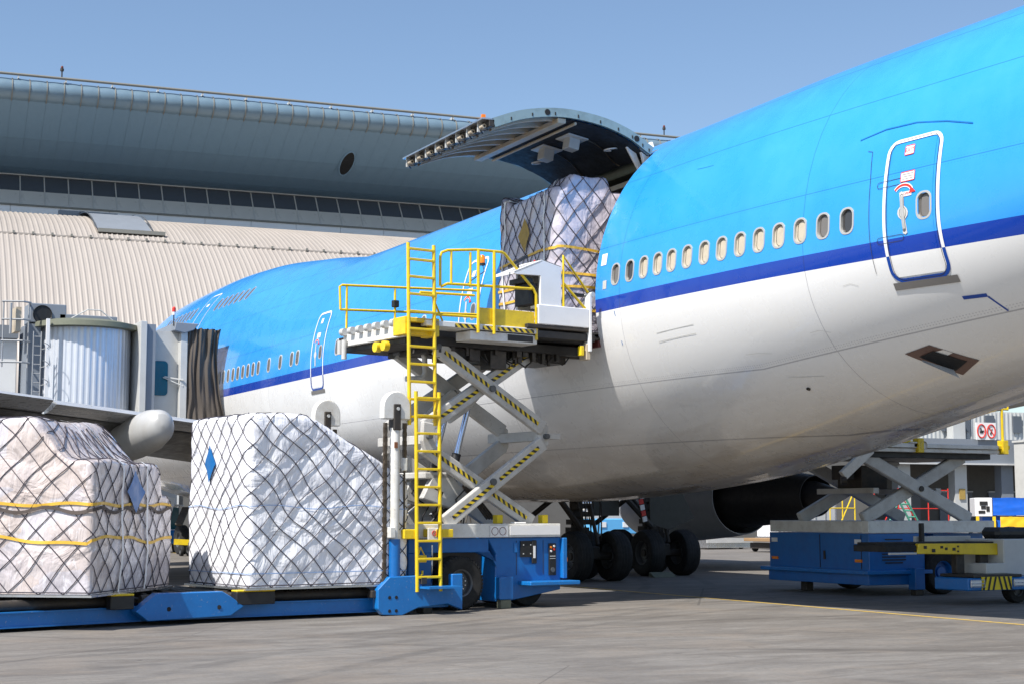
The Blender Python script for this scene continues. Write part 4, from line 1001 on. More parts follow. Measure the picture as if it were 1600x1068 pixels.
# raised cargo door
def arcpts():
    ctl = [(16.0, 8.72), (15.86, 8.8), (15.46, 9.02), (14.82, 9.2), (13.98, 9.26), (13.16, 9.14), (12.5, 8.9)]
    out = []
    n = len(ctl)
    for i in range(n - 1):
        p0 = ctl[max(i - 1, 0)]; p1 = ctl[i]; p2 = ctl[i + 1]; p3 = ctl[min(i + 2, n - 1)]
        for k in range(5):
            t = k / 5
            out.append(tuple(.5 * (2 * p1[a] + (p2[a] - p0[a]) * t + (2 * p0[a] - 5 * p1[a] + 4 * p2[a] - p3[a]) * t * t + (-p0[a] + 3 * p1[a] - 3 * p2[a] + p3[a]) * t ** 3) for a in (0, 1)))
    out.append(ctl[-1]); return out
def cargo_door():
    A = arcpts(); n = len(A); Y0, Y1 = 25.22, 28.95
    def inner(i, th):
        a, b = A[max(i - 1, 0)], A[min(i + 1, n - 1)]; d = Vector((b[0] - a[0], b[1] - a[1])).normalized(); return (A[i][0] - d.y * th, A[i][1] + d.x * th)
    T_ = .17
    # normal pointing to the hollow (down) side
    sgn = 1 if inner(n // 2, .1)[1] < A[n // 2][1] else -1
    I = [inner(i, T_ * sgn) for i in range(n)]
    P = [[(x, y, z) for x, z in A] for y in (Y0, Y1)]
    d = MB().grid([list(reversed(r)) for r in P], 2, n).build('cargo_door', 'livery', AC, smooth=True)
    d.data.materials.clear(); mm = mat('door_skin', (.012, .315, .8), .3, coat=.4, dirt=.1); d.data.materials.append(mm)
    P = [[(A[i][0], y, A[i][1]), (I[i][0], y, I[i][1])] for i in range(n) for y in (Y0,)]
    for y, nm in ((Y0, 'edge_frame'), (Y1, 'edge_frame')):
        mb = MB(); G = []
        for i in range(n):
            G.append([(A[i][0], y, A[i][1]), (A[i][0], y + (.02 if y == Y0 else -.02), A[i][1]), (I[i][0], y + (.02 if y == Y0 else -.02), I[i][1]), (I[i][0], y, I[i][1])])
        mb.grid(G, n, 4); 
        for i in range(n - 1): mb.add([G[i][0], G[i][3], G[i + 1][3], G[i + 1][0]], [(0, 1, 2, 3)])
        mb.build(nm, 'door_edge', d, smooth=True)
        fl2 = MB(); ys_ = (y - .01, y + .05) if y == Y0 else (y - .05, y + .01)
        G = [[(I[i][0], yy, I[i][1] - .004 * 0) for yy in ys_] for i in range(n)]
        fl2.grid(G, n, 2).build('edge_flange', 'door_edge', d, smooth=True)
    # holes and brackets on the aft edge
    for k in (8, 22):
        cx_, cz_ = (A[k][0] + I[k][0]) / 2, (A[k][1] + I[k][1]) / 2
        MB().lathe([(.001, -.006), (.06, -.006)], (cx_, Y0, cz_), 'y', 14).build('edge_hole', 'dark_interior', d)
    for k in range(3, n - 2, 3):
        cx_, cz_ = (A[k][0] * .35 + I[k][0] * .65), (A[k][1] * .35 + I[k][1] * .65)
        MB().box(cx_ - .012, cx_ + .012, Y0 - .008, Y0 - .002, cz_ - .03, cz_ + .03).build('edge_bracket', 'dark_steel', d)
    # quilted lining over the hinge two thirds
    k1 = int(n * .66); mb = MB(); G = []
    for i in range(k1 + 1):
        row = []
        for j in range(25):
            y = Y0 + .06 + (Y1 - Y0 - .12) * j / 24; q = inner(i, (T_ + .02 + .02 * noise.noise(Vector((i * .5, j * .6, 1)))) * sgn); row.append((q[0], y, q[1]))
        G.append(row)
    mb.grid(G, k1 + 1, 25); mb.build('lining', 'liner', d, smooth=True, angle=80)
    # exposed frames over the outer third
    for j in range(7):
        y = Y0 + .22 + (Y1 - Y0 - .44) * j / 6; G = []
        for i in range(k1 - 1, n):
            a = inner(i, .02 * sgn); b = inner(i, (T_ + .03) * sgn); G.append([(a[0], y - .035, a[1]), (b[0], y - .05, b[1]), (b[0], y + .05, b[1]), (a[0], y + .035, a[1])])
        MB().grid(G, len(G), 4).build('door_frame_rib', 'frame_primer', d, smooth=True)
    a = inner(k1, (T_ + .05) * sgn)
    MB().box(a[0] - .09, a[0] + .09, Y0 + .05, Y1 - .05, a[1] - .05, a[1] + .04).build('cross_rail', 'frame_primer', d, bevel=.01)
    a = inner(k1 - 2, (T_ + .06) * sgn)
    MB().tube([(a[0], Y0 + .1, a[1]), (a[0], Y1 - .1, a[1])], .03, 8).build('torque_tube', 'frame_primer', d, smooth=True)
    # latch hooks along the lower (outer) edge
    e = A[-1]; ei = I[-1]
    MB().box(e[0] - .06, e[0] + .05, Y0, Y1, min(e[1], ei[1]) - .0, e[1] - .02).build('lower_beam', 'dark_steel', d, bevel=.01)
    MB().box(e[0] - .2, e[0] + .02, Y0, Y1, e[1] - .035, e[1] - .02 + .015).build('edge_strip', 'alu', d)
    for j in range(8):
        y = Y0 + .2 + (Y1 - Y0 - .4) * j / 7
        MB().lathe([(.02, -.07), (.045, -.07), (.045, .07), (.02, .07)], (e[0] - .1, y, e[1] - .13), 'y', 12).build('latch_hook', 'frame_primer', d, smooth=True)
        MB().box(e[0] - .14, e[0] - .02, y + .12, y + .16, e[1] - .2, e[1] - .03).build('latch_web', 'pale_grey', d)
        MB().tube([(e[0] - .05, y - .12, e[1] - .2), (e[0] - .15, y, e[1] - .2), (e[0] - .05, y + .12, e[1] - .22)], .018, 5).build('latch_link', 'black_paint', d)
    # white actuator boxes, pull rings, cable runs
    for (k, y, s_) in ((15, 26.3, 1.0), (15, 27.35, 1.0)):
        a = inner(k, (T_ + .02) * sgn); b = inner(k, (T_ + .27) * sgn)
        m_ = MB(); m_.bar((a[0], y, a[1]), (b[0], y, b[1]), .27, .24, up=(1, 0, 0)); m_.bar((a[0], y, a[1] - .01), (a[0] + (b[0] - a[0]) * .12, y, a[1] + (b[1] - a[1]) * .12 - .01), .55, .46, up=(1, 0, 0))
        m_.build('actuator_box', 'pale_grey', d, bevel=.03, seg=2)
    for (k, y) in ((9, 25.95), (13, 28.2)):
        a = inner(k, (T_ + .05) * sgn); MB().tube([(a[0] + .13 * math.cos(t), y + .13 * math.sin(t), a[1] + .02 * math.cos(t)) for t in [2 * math.pi * i / 20 for i in range(20)]], .018, 6, closed=True).build('pull_ring', 'sign_white', d)
    for y in (26.2, 27.5):
        pts = [(inner(i, (T_ + .04) * sgn)[0], y + .12 * math.sin(i * .35), inner(i, (T_ + .04) * sgn)[1]) for i in range(2, k1 - 3)]
        MB().tube(pts, .012, 5).build('cable', 'chain_steel', d)
    a = inner(6, (T_ + .06) * sgn); MB().tube([(a[0], 25.6, a[1]), (a[0] + .2, 25.75, a[1]), (a[0] + .25, 25.7, a[1] - .02), (a[0] + .45, 25.75, a[1] - .05)], .02, 6).build('release_lever', 'pale_grey', d)
    # hinge arm at the aft corner
    MB().prism([(15.75, 8.72), (15.92, 8.72), (15.98, 8.32), (15.9, 8.22)], lambda a, b: (a, 25.32, b), lambda a, b: (a, 25.4, b)).build('hinge_arm', 'sign_white', d, bevel=.008)
    MB().prism([(15.55, 8.75), (15.7, 8.8), (15.95, 8.25), (15.88, 8.22)], lambda a, b: (a, 25.5, b), lambda a, b: (a, 25.56, b)).build('hinge_arm', 'sign_white', d, bevel=.008)
cargo_door()

# ------------------------------------------------------------------ jet bridge
def jet_bridge():
    T = thing('jet_bridge', 'passenger boarding bridge with ribbed metal cab and brown bellows against the forward fuselage', 'jet bridge', (10.4, 49, 0))
    # corrugated half drum
    n = 52; cx, cy, r = 10.4, 50.2, 1.42
    P = []
    for i in range(n * 2 + 1):
        a = R(170) + R(200) * i / (n * 2); rr = r + (.02 if i % 4 in (1, 2) else -.0)
        P.append([(cx + rr * math.cos(a), cy + rr * math.sin(a), z) for z in (4.6, 7.45)])
    MB().grid(P, n * 2 + 1, 2).build('drum_wall', 'cab_metal', T)
    MB().lathe([(.001, 7.75), (1.2, 7.7), (1.72, 7.58), (1.75, 7.42), (1.5, 7.4)], (cx, cy, 0), 'z', 48).build('drum_roof', 'olive', T, smooth=True, angle=50)
    MB().box(cx - .9, cx + .9, cy - .6, cy + .8, 7.66, 7.86).build('roof_unit', 'canopy_grey', T, bevel=.02)
    MB().tube([(cx - .6, 49.3, 7.7), (cx - .1, 49.3, 8.0), (cx + .3, 49.3, 8.0), (cx + .75, 49.3, 7.65)], .02, 6).build('roof_cable', 'pale_grey', T)
    MB().box(11.85, 12.05, 48.75, 50.6, 4.4, 7.68).build('post', 'pale_grey', T, bevel=.01)
    MB().box(12.05, 12.35, 48.85, 50.6, 4.4, 7.6).build('post', 'canopy_grey', T)
    MB().box(12.35, 13.35, 49.3, 51.6, 4.4, 7.45).build('corridor_wall', 'pale_grey', T)
    dw = MB(); pts = rrect(.5, 1.1, .12, 4); dw.prism(pts, lambda a, b: (12.62 + a, 49.26, 5.95 + b), lambda a, b: (12.62 + a, 49.31, 5.95 + b)); dw.build('side_window', 'teal_glass', T)
    MB().box(13.2, 13.42, 49.0, 51.6, 4.3, 7.5).build('bellows_frame', 'pale_grey', T, bevel=.01)
    MB().bar((12.75, 49.2, 6.0), (13.3, 48.95, 5.9), .04, .04).build('grab_bar', 'pale_grey', T)
    MB().tube([(12.7, 49.2, 5.98), (13.3, 49.0, 5.7)], .02, 6).build('grab_bar', 'pale_grey', T)
    # hood above
    MB().prism([(12.95, 7.45), (13.0, 7.72), (13.75, 7.7), (13.6, 7.5), (13.3, 7.38)], lambda a, b: (a, 48.9, b), lambda a, b: (a, 51.4, b)).build('hood', 'canopy_grey', T, bevel=.02)
    # pleated bellows following the fuselage side
    G = []; m_ = 90; k = 20
    for i in range(m_ + 1):
        t = i / m_; row = []
        for j in range(k + 1):
            z = 4.35 + (7.55 - 4.35) * j / k
            xe = CX - half(49.5, z) - .04 - .42 * max(0, (z - 4.9) / 2.6); x = 13.4 + (xe - 13.4) * t
            wob = .035 * math.sin(t * 38 + 9 * noise.noise(Vector((t * 2, z * .6, 0)))) + .1 * noise.noise(Vector((t * 9, z * 1.1, 2)))
            y = 49.05 + wob - .1 * math.sin(math.pi * t); row.append((x, y, z + (.06 * noise.noise(Vector((t * 9, 1, 1))) if j in (0, k) else 0)))
        G.append(row)
    MB().grid(G, m_ + 1, k + 1).build('bellows', 'bellows', T, smooth=True, angle=180)
    P2 = [[(13.4 + (CX - half(49.5, 7.5) - .45 - 13.4) * t, 49.0 + 2.4 * u_, 7.53 + .05 * math.sin(t * 34)) for u_ in (0, 1)] for t in [i / 40 for i in range(41)]]
    MB().grid(P2, 41, 2).build('bellows_top', 'bellows', T, smooth=True)
    # beacon
    b = MB().tube([(12.95, 49, 7.6), (12.95, 49, 7.95)], .02, 6).build('beacon_pole', 'dark_steel', T)
    MB().lathe([(.001, .0), (.055, 0), (.055, .1)], (12.95, 49, 7.95), 'z', 10).build('beacon_base', 'sign_white', b)
    MB().lathe([(.06, .1), (.06, .22), (.03, .26), (.001, .27)], (12.95, 49, 7.95), 'z', 10).build('beacon_lens', 'red_paint', b)
    # tunnel wall at the left, air unit and caged service ladder
    MB().box(2.5, 8.4, 50.5, 53.5, 4.6, 7.1).build('tunnel', 'white_clean', T, bevel=.02)
    MB().box(2.5, 8.4, 50.3, 53.7, 7.1, 7.5).build('tunnel_roof', 'canopy_grey', T)
    MB().box(8.55, 8.95, 49.6, 51, 4.6, 7.5).build('drum_pillar', 'canopy_grey', T)
    MB().box(8.98, 9.08, 48.85, 48.95, 4.6, 7.6).build('corner_post', 'sign_white', T)
    MB().box(8.6, 9.7, 49.6, 50.6, 7.55, 8.15).build('air_unit', 'canopy_grey', T, bevel=.02)
    MB().lathe([(.0, -.02), (.26, -.02), (.29, -.05), (.29, .0)], (8.98, 49.6, 7.8), 'y', 24).build('fan_grille', 'black_paint', T)
    f = MB()
    for x in (7.75, 8.5):
        f.tube([(x, 49.2, 6.1), (x, 49.2, 8.1)], .025, 6)
    for z in (6.25, 6.9, 7.55, 8.1):
        f.tube([(7.7, 49.2, z), (8.3, 49.0, z), (8.55, 49.2, z), (8.6, 49.8, z)], .03, 6)
    f.tube([(7.95, 49.1, 7.1), (7.95, 49.1, 8.05)], .04, 6); f.build('ladder_cage', 'grey_paint', T)
    MB().box(8.12, 8.28, 49.2, 49.9, 7.2, 7.95).build('control_cabinet', 'frame_primer', T)
    f = MB()
    for x in (8.62, 8.85): f.tube([(x, 48.95, 4.6), (x, 48.95, 7.2)], .02, 6)
    for i in range(9): f.tube([(8.62, 48.95, 4.8 + i * .28), (8.85, 48.95, 4.8 + i * .28)], .014, 5)
    for i in range(4): f.tube([(8.85 + .2 * math.sin(R(a)), 48.95 - .2 + .2 * math.cos(R(a)), 5.0 + i * .55 + .001 * a) for a in range(0, 181, 30)], .012, 5)
    f.build('service_ladder', 'grey_paint', T)
    for x in (8.0, 11.0): MB().box(x - .25, x + .25, 51.4, 51.9, .8, 4.6).build('support_leg', 'grey_paint', T)
    MB().box(7.4, 11.6, 51.3, 52.0, .55, .8).build('bogie_beam', 'grey_paint', T)
    for x in (7.9, 11.1): wheel(T, (x, 51.65, .5), .5, .35, 'y')
jet_bridge()

# ------------------------------------------------------------------ wrapped pallets with nets
class Load:
    def __init__(s, O, ang, Lp, Lq, h, r=.14, amp=.05, seed=0, z0=.5, freq=2.0):
        s.O = Vector((O[0], O[1], z0)); s.p = Vector((math.cos(ang), math.sin(ang), 0)); s.q = Vector((-math.sin(ang), math.cos(ang), 0))
        s.Lp, s.Lq, s.h, s.r, s.amp, s.seed, s.freq = Lp, Lq, h, r, amp, seed, freq; s.per = 2 * (Lp + Lq)
    def rr(s, sp, inset):
        Lp, Lq = s.Lp - 2 * inset, s.Lq - 2 * inset; sp = sp % s.per
        # which edge, keep the fraction along it
        if sp < s.Lp: e, t = 0, sp / s.Lp; L = Lp
        elif sp < s.Lp + s.Lq: e, t = 1, (sp - s.Lp) / s.Lq; L = Lq
        elif sp < 2 * s.Lp + s.Lq: e, t = 2, (sp - s.Lp - s.Lq) / s.Lp; L = Lp
        else: e, t = 3, (sp - 2 * s.Lp - s.Lq) / s.Lq; L = Lq
        r = max(.01, min(s.r, L / 2 - .005, min(Lp, Lq) / 2 - .005)); d = t * L; depth = 0; nx = 0
        if d < r: a = R(45) * (1 - d / r); dd = r - r * math.sin(a); depth = r - r * math.cos(a); nx = -math.sin(a); d = dd
        elif d > L - r: a = R(45) * (1 - (L - d) / r); dd = L - (r - r * math.sin(a)); depth = r - r * math.cos(a); nx = math.sin(a); d = dd
        ny = -math.sqrt(1 - nx * nx)
        x, y = d, depth
        if e == 0: P, Nn = (inset + x, inset + y), (nx, ny)
        elif e == 1: P, Nn = (s.Lp - inset - y, inset + x), (-ny, nx)
        elif e == 2: P, Nn = (s.Lp - inset - x, s.Lq - inset - y), (-nx, -ny)
        else: P, Nn = (inset + y, s.Lq - inset - x), (ny, -nx)
        return P, Nn
    def at(s, sp, l, off=0.0):
        """sp along the perimeter, l length up the wall and then inwards over the top"""
        (a, b), nn = s.rr(sp, 0); hh = s.h(a, b)
        if l <= hh - .06: inset = 0; z = l; up = 0
        elif l <= hh + .06:
            k = (l - hh + .06) / .12; inset = .05 * k * k; z = hh - .06 + .06 * math.sin(k * math.pi / 2); up = k
        else: inset = min(.05 + (l - hh - .06), min(s.Lp, s.Lq) / 2 - .03); z = None; up = 1
        (a, b), nn = s.rr(sp, inset)
        if z is None: z = s.h(a, b)
        else: z = min(z, s.h(a, b)) if up else z
        w3 = s.O + s.p * a + s.q * b + Vector((0, 0, z))
        n3 = (s.p * nn[0] + s.q * nn[1]) * (1 - up) + Vector((0, 0, 1)) * up; n3.normalize()
        q = w3 * s.freq + Vector((s.seed, 0, 0))
        edge = min(1, l / .35)
        n_ = noise.noise(q * .8) * .7 + noise.noise(q * 1.9) * .35 + abs(noise.noise(Vector((q.x * 4, q.y * 4, q.z * 1.3)))) * .16 + abs(noise.noise(Vector((q.x * 1.6 + q.z * 2.2, q.y * 1.6, q.z * 5)))) * .1
        return w3 + n3 * (s.amp * (n_ + .35) * edge + off)
    def mesh(s, name, m_, parent, ds=.055, extra=None):
        ns = int(s.per / ds); hm = max(s.h(a, b) for a in (0, s.Lp / 3, s.Lp * .7, s.Lp) for b in (0, s.Lq * .4, s.Lq * .7, s.Lq)); top = min(s.Lp, s.Lq) / 2
        P = []
        for i in range(ns):
            sp = s.per * i / ns; (a, b), _ = s.rr(sp, 0); hh = s.h(a, b); row = []
            nw = 46; nt_ = 22
            for j in range(nw + 1): row.append(s.at(sp, (hh + .06) * j / nw))
            for j in range(1, nt_ + 1): row.append(s.at(sp, hh + .06 + (top - .02) * j / nt_))
            P.append(row)
        mb = MB(); mb.grid(P, ns, len(P[0]), closed_u=True)
        return mb.build(name, m_, parent, smooth=True, angle=180)
    def net(s, parent, m_, pitch=.36, r=.011, over=.9, slope=1.0, name='cargo_net', wob=.05):
        mb = MB(); n = int(s.per / pitch)
        for i in range(n):
            for dr in (-1, 1):
                sp0 = s.per * i / n; (a, b), _ = s.rr(sp0, 0); pts = []; l = 0
                while True:
                    sp = sp0 + dr * l * slope
                    (a, b), _ = s.rr(sp, 0); hh = s.h(a, b)
                    if l > hh + over: break
                    q = Vector((sp * 1.3, l * 1.3, s.seed)); dsp = wob * noise.noise(q); dl = wob * noise.noise(q + Vector((9, 9, 9)))
                    pts.append(s.at(sp + dsp, max(0, l + dl), .012)); l += .09
                mb.tube(pts, r, 4, cap=False)
        for i in range(0):
            pass
        for l in (.03,):
            mb.tube([s.at(s.per * i / 160, l, .02) for i in range(160)], r * 1.2, 4, closed=True)
        return mb.build(name, m_, parent)
    def band(s, pts, wd, m_, parent, name, off=.02, vertical=False, closed=False):
        mb = MB(); P = []
        for (sp, l) in pts:
            if vertical: P.append([s.at(sp - wd / 2, l, off), s.at(sp + wd / 2, l, off)])
            else: P.append([s.at(sp, l - wd / 2, off), s.at(sp, l + wd / 2, off)])
        mb.grid(P, len(P), 2, closed_u=closed)
        return mb.build(name, m_, parent)
    def rhomb(s, sp, l, w2, h2, m_, parent, name, off=.03):
        mb = MB(); k = 8; P = []
        for i in range(k + 1):
            t = i / k * 2 - 1; hh = (1 - abs(t)) * h2 + .004
            P.append([s.at(sp + t * w2, l + (j / 4 * 2 - 1) * hh, off) for j in range(5)])
        mb.grid(P, k + 1, 5); return mb.build(name, m_, parent, smooth=True)
def sheet(L, parent, z, ov=.05, m_='alu'):
    a, b, c_, d = (L.O + L.p * x + L.q * y for x, y in ((-ov, -ov), (L.Lp + ov, -ov), (L.Lp + ov, L.Lq + ov), (-ov, L.Lq + ov)))
    vs = [(p.x, p.y, z) for p in (a, b, c_, d)] + [(p.x, p.y, z + .03) for p in (a, b, c_, d)]
    return MB().add(vs, [(3, 2, 1, 0), (4, 5, 6, 7), (0, 1, 5, 4), (1, 2, 6, 5), (2, 3, 7, 6), (3, 0, 4, 7)]).build('pallet_sheet', m_, parent)
def sstep(x, a, b):
    t = max(0, min(1, (x - a) / (b - a))); return t * t * (3 - 2 * t)

# white pallet beside the masts
PW = thing('netted_cargo_pallet', 'tall pallet wrapped in white sheeting under a dark net with a blue diamond tag', 'cargo pallet', (7.6, 24.0, .5), group='netted cargo pallets')
hw = lambda p, q: 2.72 - .55 * sstep(p, 1.0, 2.3) * (1 - .0 * q) - .38 * sstep(p, 2.0, 2.9) + .03 * math.sin(p * 3) + .05 * (1 - sstep(p, .0, .5)) * 0 - .1 * sstep(q, 1.2, 2.4) * sstep(p, 1.2, 2)
LW = Load((7.62, 24.03), R(9), 2.95, 2.2, hw, r=.1, amp=.06, seed=3, z0=.52, freq=1.9)
LW.mesh('white_wrap', 'wrap_white', PW, .045); LW.net(PW, 'net', .37, .0072, wob=.09)
LW.rhomb(LW.per - 1.35, 1.98, .22, .31, 'tag_blue', PW, 'diamond_tag', .035)
LW.band([(LW.per * i / 160, 1.27 + .03 * math.sin(i * .25)) for i in range(160)], .014, 'cord_blue', PW, 'blue_cord', .016, closed=True)
LW.band([(LW.per * i / 160, .22) for i in range(160)], .016, 'cord_blue', PW, 'blue_cord', .016, closed=True)
sheet(LW, PW, .485)
# transparent wrapped pallet at the left
PL = thing('netted_cargo_pallet', 'carton pallet in clear film with yellow straps and blue diamond tag at the left edge', 'cargo pallet', (4.96, 23.04, .5), group='netted cargo pallets')
hl = lambda p, q: 1.93 + .62 * sstep(q, .3, 1.05) - .5 * sstep(p, 2.45, 2.7) - .15 * sstep(p, 2.9, 3.0)
angL = math.atan2(.81, .59)
LL = Load((4.96, 23.04), angL, 3.1, 2.44, hl, r=.07, amp=.06, seed=11, z0=.52, freq=1.8)
LL.mesh('clear_wrap', 'wrap_card', PL, .045); LL.net(PL, 'net', .40, .0072, slope=.9, wob=.11)
for l, k in ((1.3, .0), (.78, .05)):
    LL.band([(LL.per * i / 200, l + k * math.sin(i * .12) + .02 * math.sin(i * .3)) for i in range(200)], .045, 'strap_yellow', PL, 'yellow_strap', .018, closed=True)
for sp in (.95, 1.95): LL.band([(sp + .02 * math.sin(l * 3), l) for l in [i * .1 for i in range(33)]], .06, 'strap_white', PL, 'white_strap', .03, vertical=True)
LL.rhomb(1.45, 1.5, .38, .32, 'tag_blue', PL, 'diamond_tag', .04)
LL.band([(x, 1.22 + .04 * math.sin(x * 7)) for x in [-2.4 + i * .06 for i in range(90)]], .05, 'net_brown', PL, 'knotted_cord', .03)
sheet(LL, PL, .485)
# pallet entering the hold
PU = thing('netted_cargo_pallet', 'film wrapped pallet with yellow straps half way through the open cargo door', 'cargo pallet', (14.1, 25.7, 5.1), group='netted cargo pallets')
hu = lambda p, q: 2.72 + .28 * sstep(p, .1, .35) * (1 - sstep(q, .7, 1.1)) + .22 * sstep(q, 1.9, 2.4) * (1 - sstep(p, .3, .8)) - .3 * sstep(p, 1.05, 1.2) - .1 * sstep(p, 1.5, 1.9)
LU = Load((14.08, 25.62), 0, 3.1, 2.42, hu, r=.12, amp=.08, seed=23, z0=5.1, freq=1.7)
LU.mesh('clear_wrap', 'wrap_lilac', PU, .05); LU.net(PU, 'net', .36, .0078, slope=.8, wob=.09)
for l in (.35, .8, 1.05, 1.55): LU.band([(LU.per * i / 200, l + .05 * math.sin(i * .1 + l)) for i in range(200)], .05, 'strap_yellow', PU, 'yellow_strap', .018, closed=True)
for sp in (LU.per - .4, LU.per - 2.15): LU.band([(sp + .03 * math.sin(l * 3), l) for l in [i * .1 for i in range(32)]], .05, 'strap_white', PU, 'white_strap', .03, vertical=True)
LU.rhomb(LU.per - 1.25, 2.0, .2, .34, 'card', PU, 'card_tag', .04)
sheet(LU, PU, 5.06)

# ------------------------------------------------------------------ pallet transporter beams under the loads
def transporter():
    T = thing('pallet_transporter', 'low blue roller transporter carrying the two netted pallets', 'transporter', (5.5, 24.4, 0))
    segs = [((-6.0, 20.35), (6.0, 24.12)), ((6.0, 24.12), (10.1, 24.62))]
    for i, (a, b) in enumerate(segs):
        d = Vector((b[0] - a[0], b[1] - a[1], 0)); L_ = d.length; d.normalize(); nn = Vector((-d.y, d.x, 0))
        for off, nm in ((0, 'side_beam'), (2.6, 'side_beam')):
            A_ = Vector((a[0], a[1], 0)) + nn * off; B_ = Vector((b[0], b[1], 0)) + nn * off
            if i == 1 and off: B_ = B_ - d * .4
            mb = MB(); mb.bar(A_ + Vector((0, 0, .17)), B_ + Vector((0, 0, .17)), .07, .2); mb.bar(A_ + Vector((0, 0, .275)) , B_ + Vector((0, 0, .275)), .16, .018); mb.bar(A_ + Vector((0, 0, .065)), B_ + Vector((0, 0, .065)), .16, .018)
            mb.build(nm, 'blue_worn', T)
        A_ = Vector((a[0], a[1], .36)) + nn * .12; B_ = Vector((b[0], b[1], .36)) + nn * .12
        MB().tube([A_, B_ - d * .15], .085, 14).build('side_roller', 'dark_steel', T, smooth=True)
        # rollers across
        k = int(L_ / .26)
        first = None
        for j in range(k):
            c0 = Vector((a[0], a[1], 0)) + d * (j + .5) * L_ / k
            if first is None:
                first = MB().tube([(0, 0, 0), tuple(nn * 2.2)], .04, 8, ).build('deck_roller', 'dark_steel', T, smooth=True)
                first.location = Vector((c0 + nn * .25 + Vector((0, 0, .42)))) - T.location
            else: share(first, 'deck_roller', T, Vector(c0 + nn * .25 + Vector((0, 0, .42))) - T.location)
        MB().add([tuple(Vector((a[0], a[1], .32)) + nn * .2), tuple(Vector((b[0], b[1], .32)) + nn * .2), tuple(Vector((b[0], b[1], .32)) + nn * 2.5), tuple(Vector((a[0], a[1], .32)) + nn * 2.5)], [(0, 1, 2, 3)]).build('deck_plate', 'dark_steel', T)
    # bolted joint plate between the two halves
    d = Vector((.985, .17, 0)).normalized(); nn = Vector((-d.y, d.x, 0)); c = Vector((6.72, 24.02, 0))
    poly = [(-.95, .22), (-.72, .4), (-.6, .48), (.48, .48), (.62, .4), (.85, .24), (.62, .1), (-.75, .07)]
    f0 = lambda x, z: tuple(c + d * x + Vector((0, 0, z)) - nn * .12); f1 = lambda x, z: tuple(c + d * x + Vector((0, 0, z)) + nn * .1)
    jp = MB().prism(poly, f0, f1).build('joint_plate', 'blue_worn', T, bevel=.01)
    for x in (-.42, .42): 
        q = c + d * x - nn * .125; MB().lathe([(.001, 0), (.035, 0)], (q.x, q.y, .24), 'y', 12).build('bolt_hole', 'dark_interior', jp)
    q0 = c + d * -.25 - nn * .0; 
    for x0, x1 in ((-1.35, -.98), (.72, 1.4)):
        a_ = c + d * x0 - nn * .02; b_ = c + d * x1 - nn * .02
        mb = MB(); mb.bar(a_ + Vector((0, 0, .36)), b_ + Vector((0, 0, .36)), .2, .2); mb.cur = 1; mb.bar(a_ + Vector((0, 0, .475)), b_ + Vector((0, 0, .475)), .2, .03); mb.build('bump_stop', ['black_paint', 'yellow_paint'], T, bevel=.01)
transporter()

# ------------------------------------------------------------------ main deck cargo loader (front)
ANG = R(8)
LD = thing('cargo_loader', 'blue and white scissor cargo loader with yellow ladder raised to the side cargo door', 'cargo loader', (10.2, 24.9, 0), ANG, local=True, group='scissor cargo loaders')
def lb(name, m_, *boxes, bevel=.01, parent=LD, **k):
    mb = MB()
    for b in boxes: mb.box(*b)
    return mb.build(name, m_, parent, bevel=bevel, **k)
VN, VF = .15, 1.45
# chassis frame
lb('base_frame', 'white_paint', (.5, 3.86, 0, .2, 1.26, 1.5), (.5, 3.86, 1.75, 1.95, 1.26, 1.5), (3.62, 3.86, .2, 1.75, 1.27, 1.49), (.5, .74, .2, 1.75, 1.27, 1.49))
lb('frame_edge_strip', 'sign_white', (2.72, 3.84, -.014, -.002, 1.3, 1.46), bevel=0)
def prism_uz(poly, v0, v1, name, m_, bevel=.012, parent=LD):
    return MB().prism(poly, lambda a, b: (a, v0, b), lambda a, b: (a, v1, b)).build(name, m_, parent, bevel=bevel)
cab = prism_uz([(2.44, .5), (2.46, .96), (2.28, 1.25), (3.9, 1.25), (3.9, .3), (2.72, .12), (2.44, .12)], .06, 1.9, 'engine_cabinet', 'blue_paint')
lb('top_plate', 'blue_paint', (.62, 2.3, .06, .16, 1.0, 1.25))
prism_uz([(2.05, 1.0), (2.3, 1.0), (2.47, .82), (2.47, .72), (2.3, 1.02)], .05, .15, 'arch_gusset', 'blue_paint', 0)
lb('rear_box', 'blue_paint', (.62, 1.12, .06, 1.8, .3, 1.0), (.5, .6, .05, .3, .35, 1.24))
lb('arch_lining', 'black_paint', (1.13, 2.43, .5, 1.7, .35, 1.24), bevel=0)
st_ = lb('stabiliser', 'blue_paint', (2.42, 2.72, -.12, .05, .16, .56), bevel=.015)
lb('stabiliser_foot', 'olive', (2.46, 2.68, -.1, .04, .0, .155), parent=st_)
lb('step_plate', 'blue_worn', (2.95, 4.07, -.32, .055, .4, .47))
prism_uz([(3.9, 1.24), (4.0, 1.24), (4.0, .5), (3.9, .5)], -.02, 1.9, 'corner_guard', 'blue_worn')
o = lb('marker_lamp', 'orange', (4.002, 4.03, .0, .12, .8, .88))
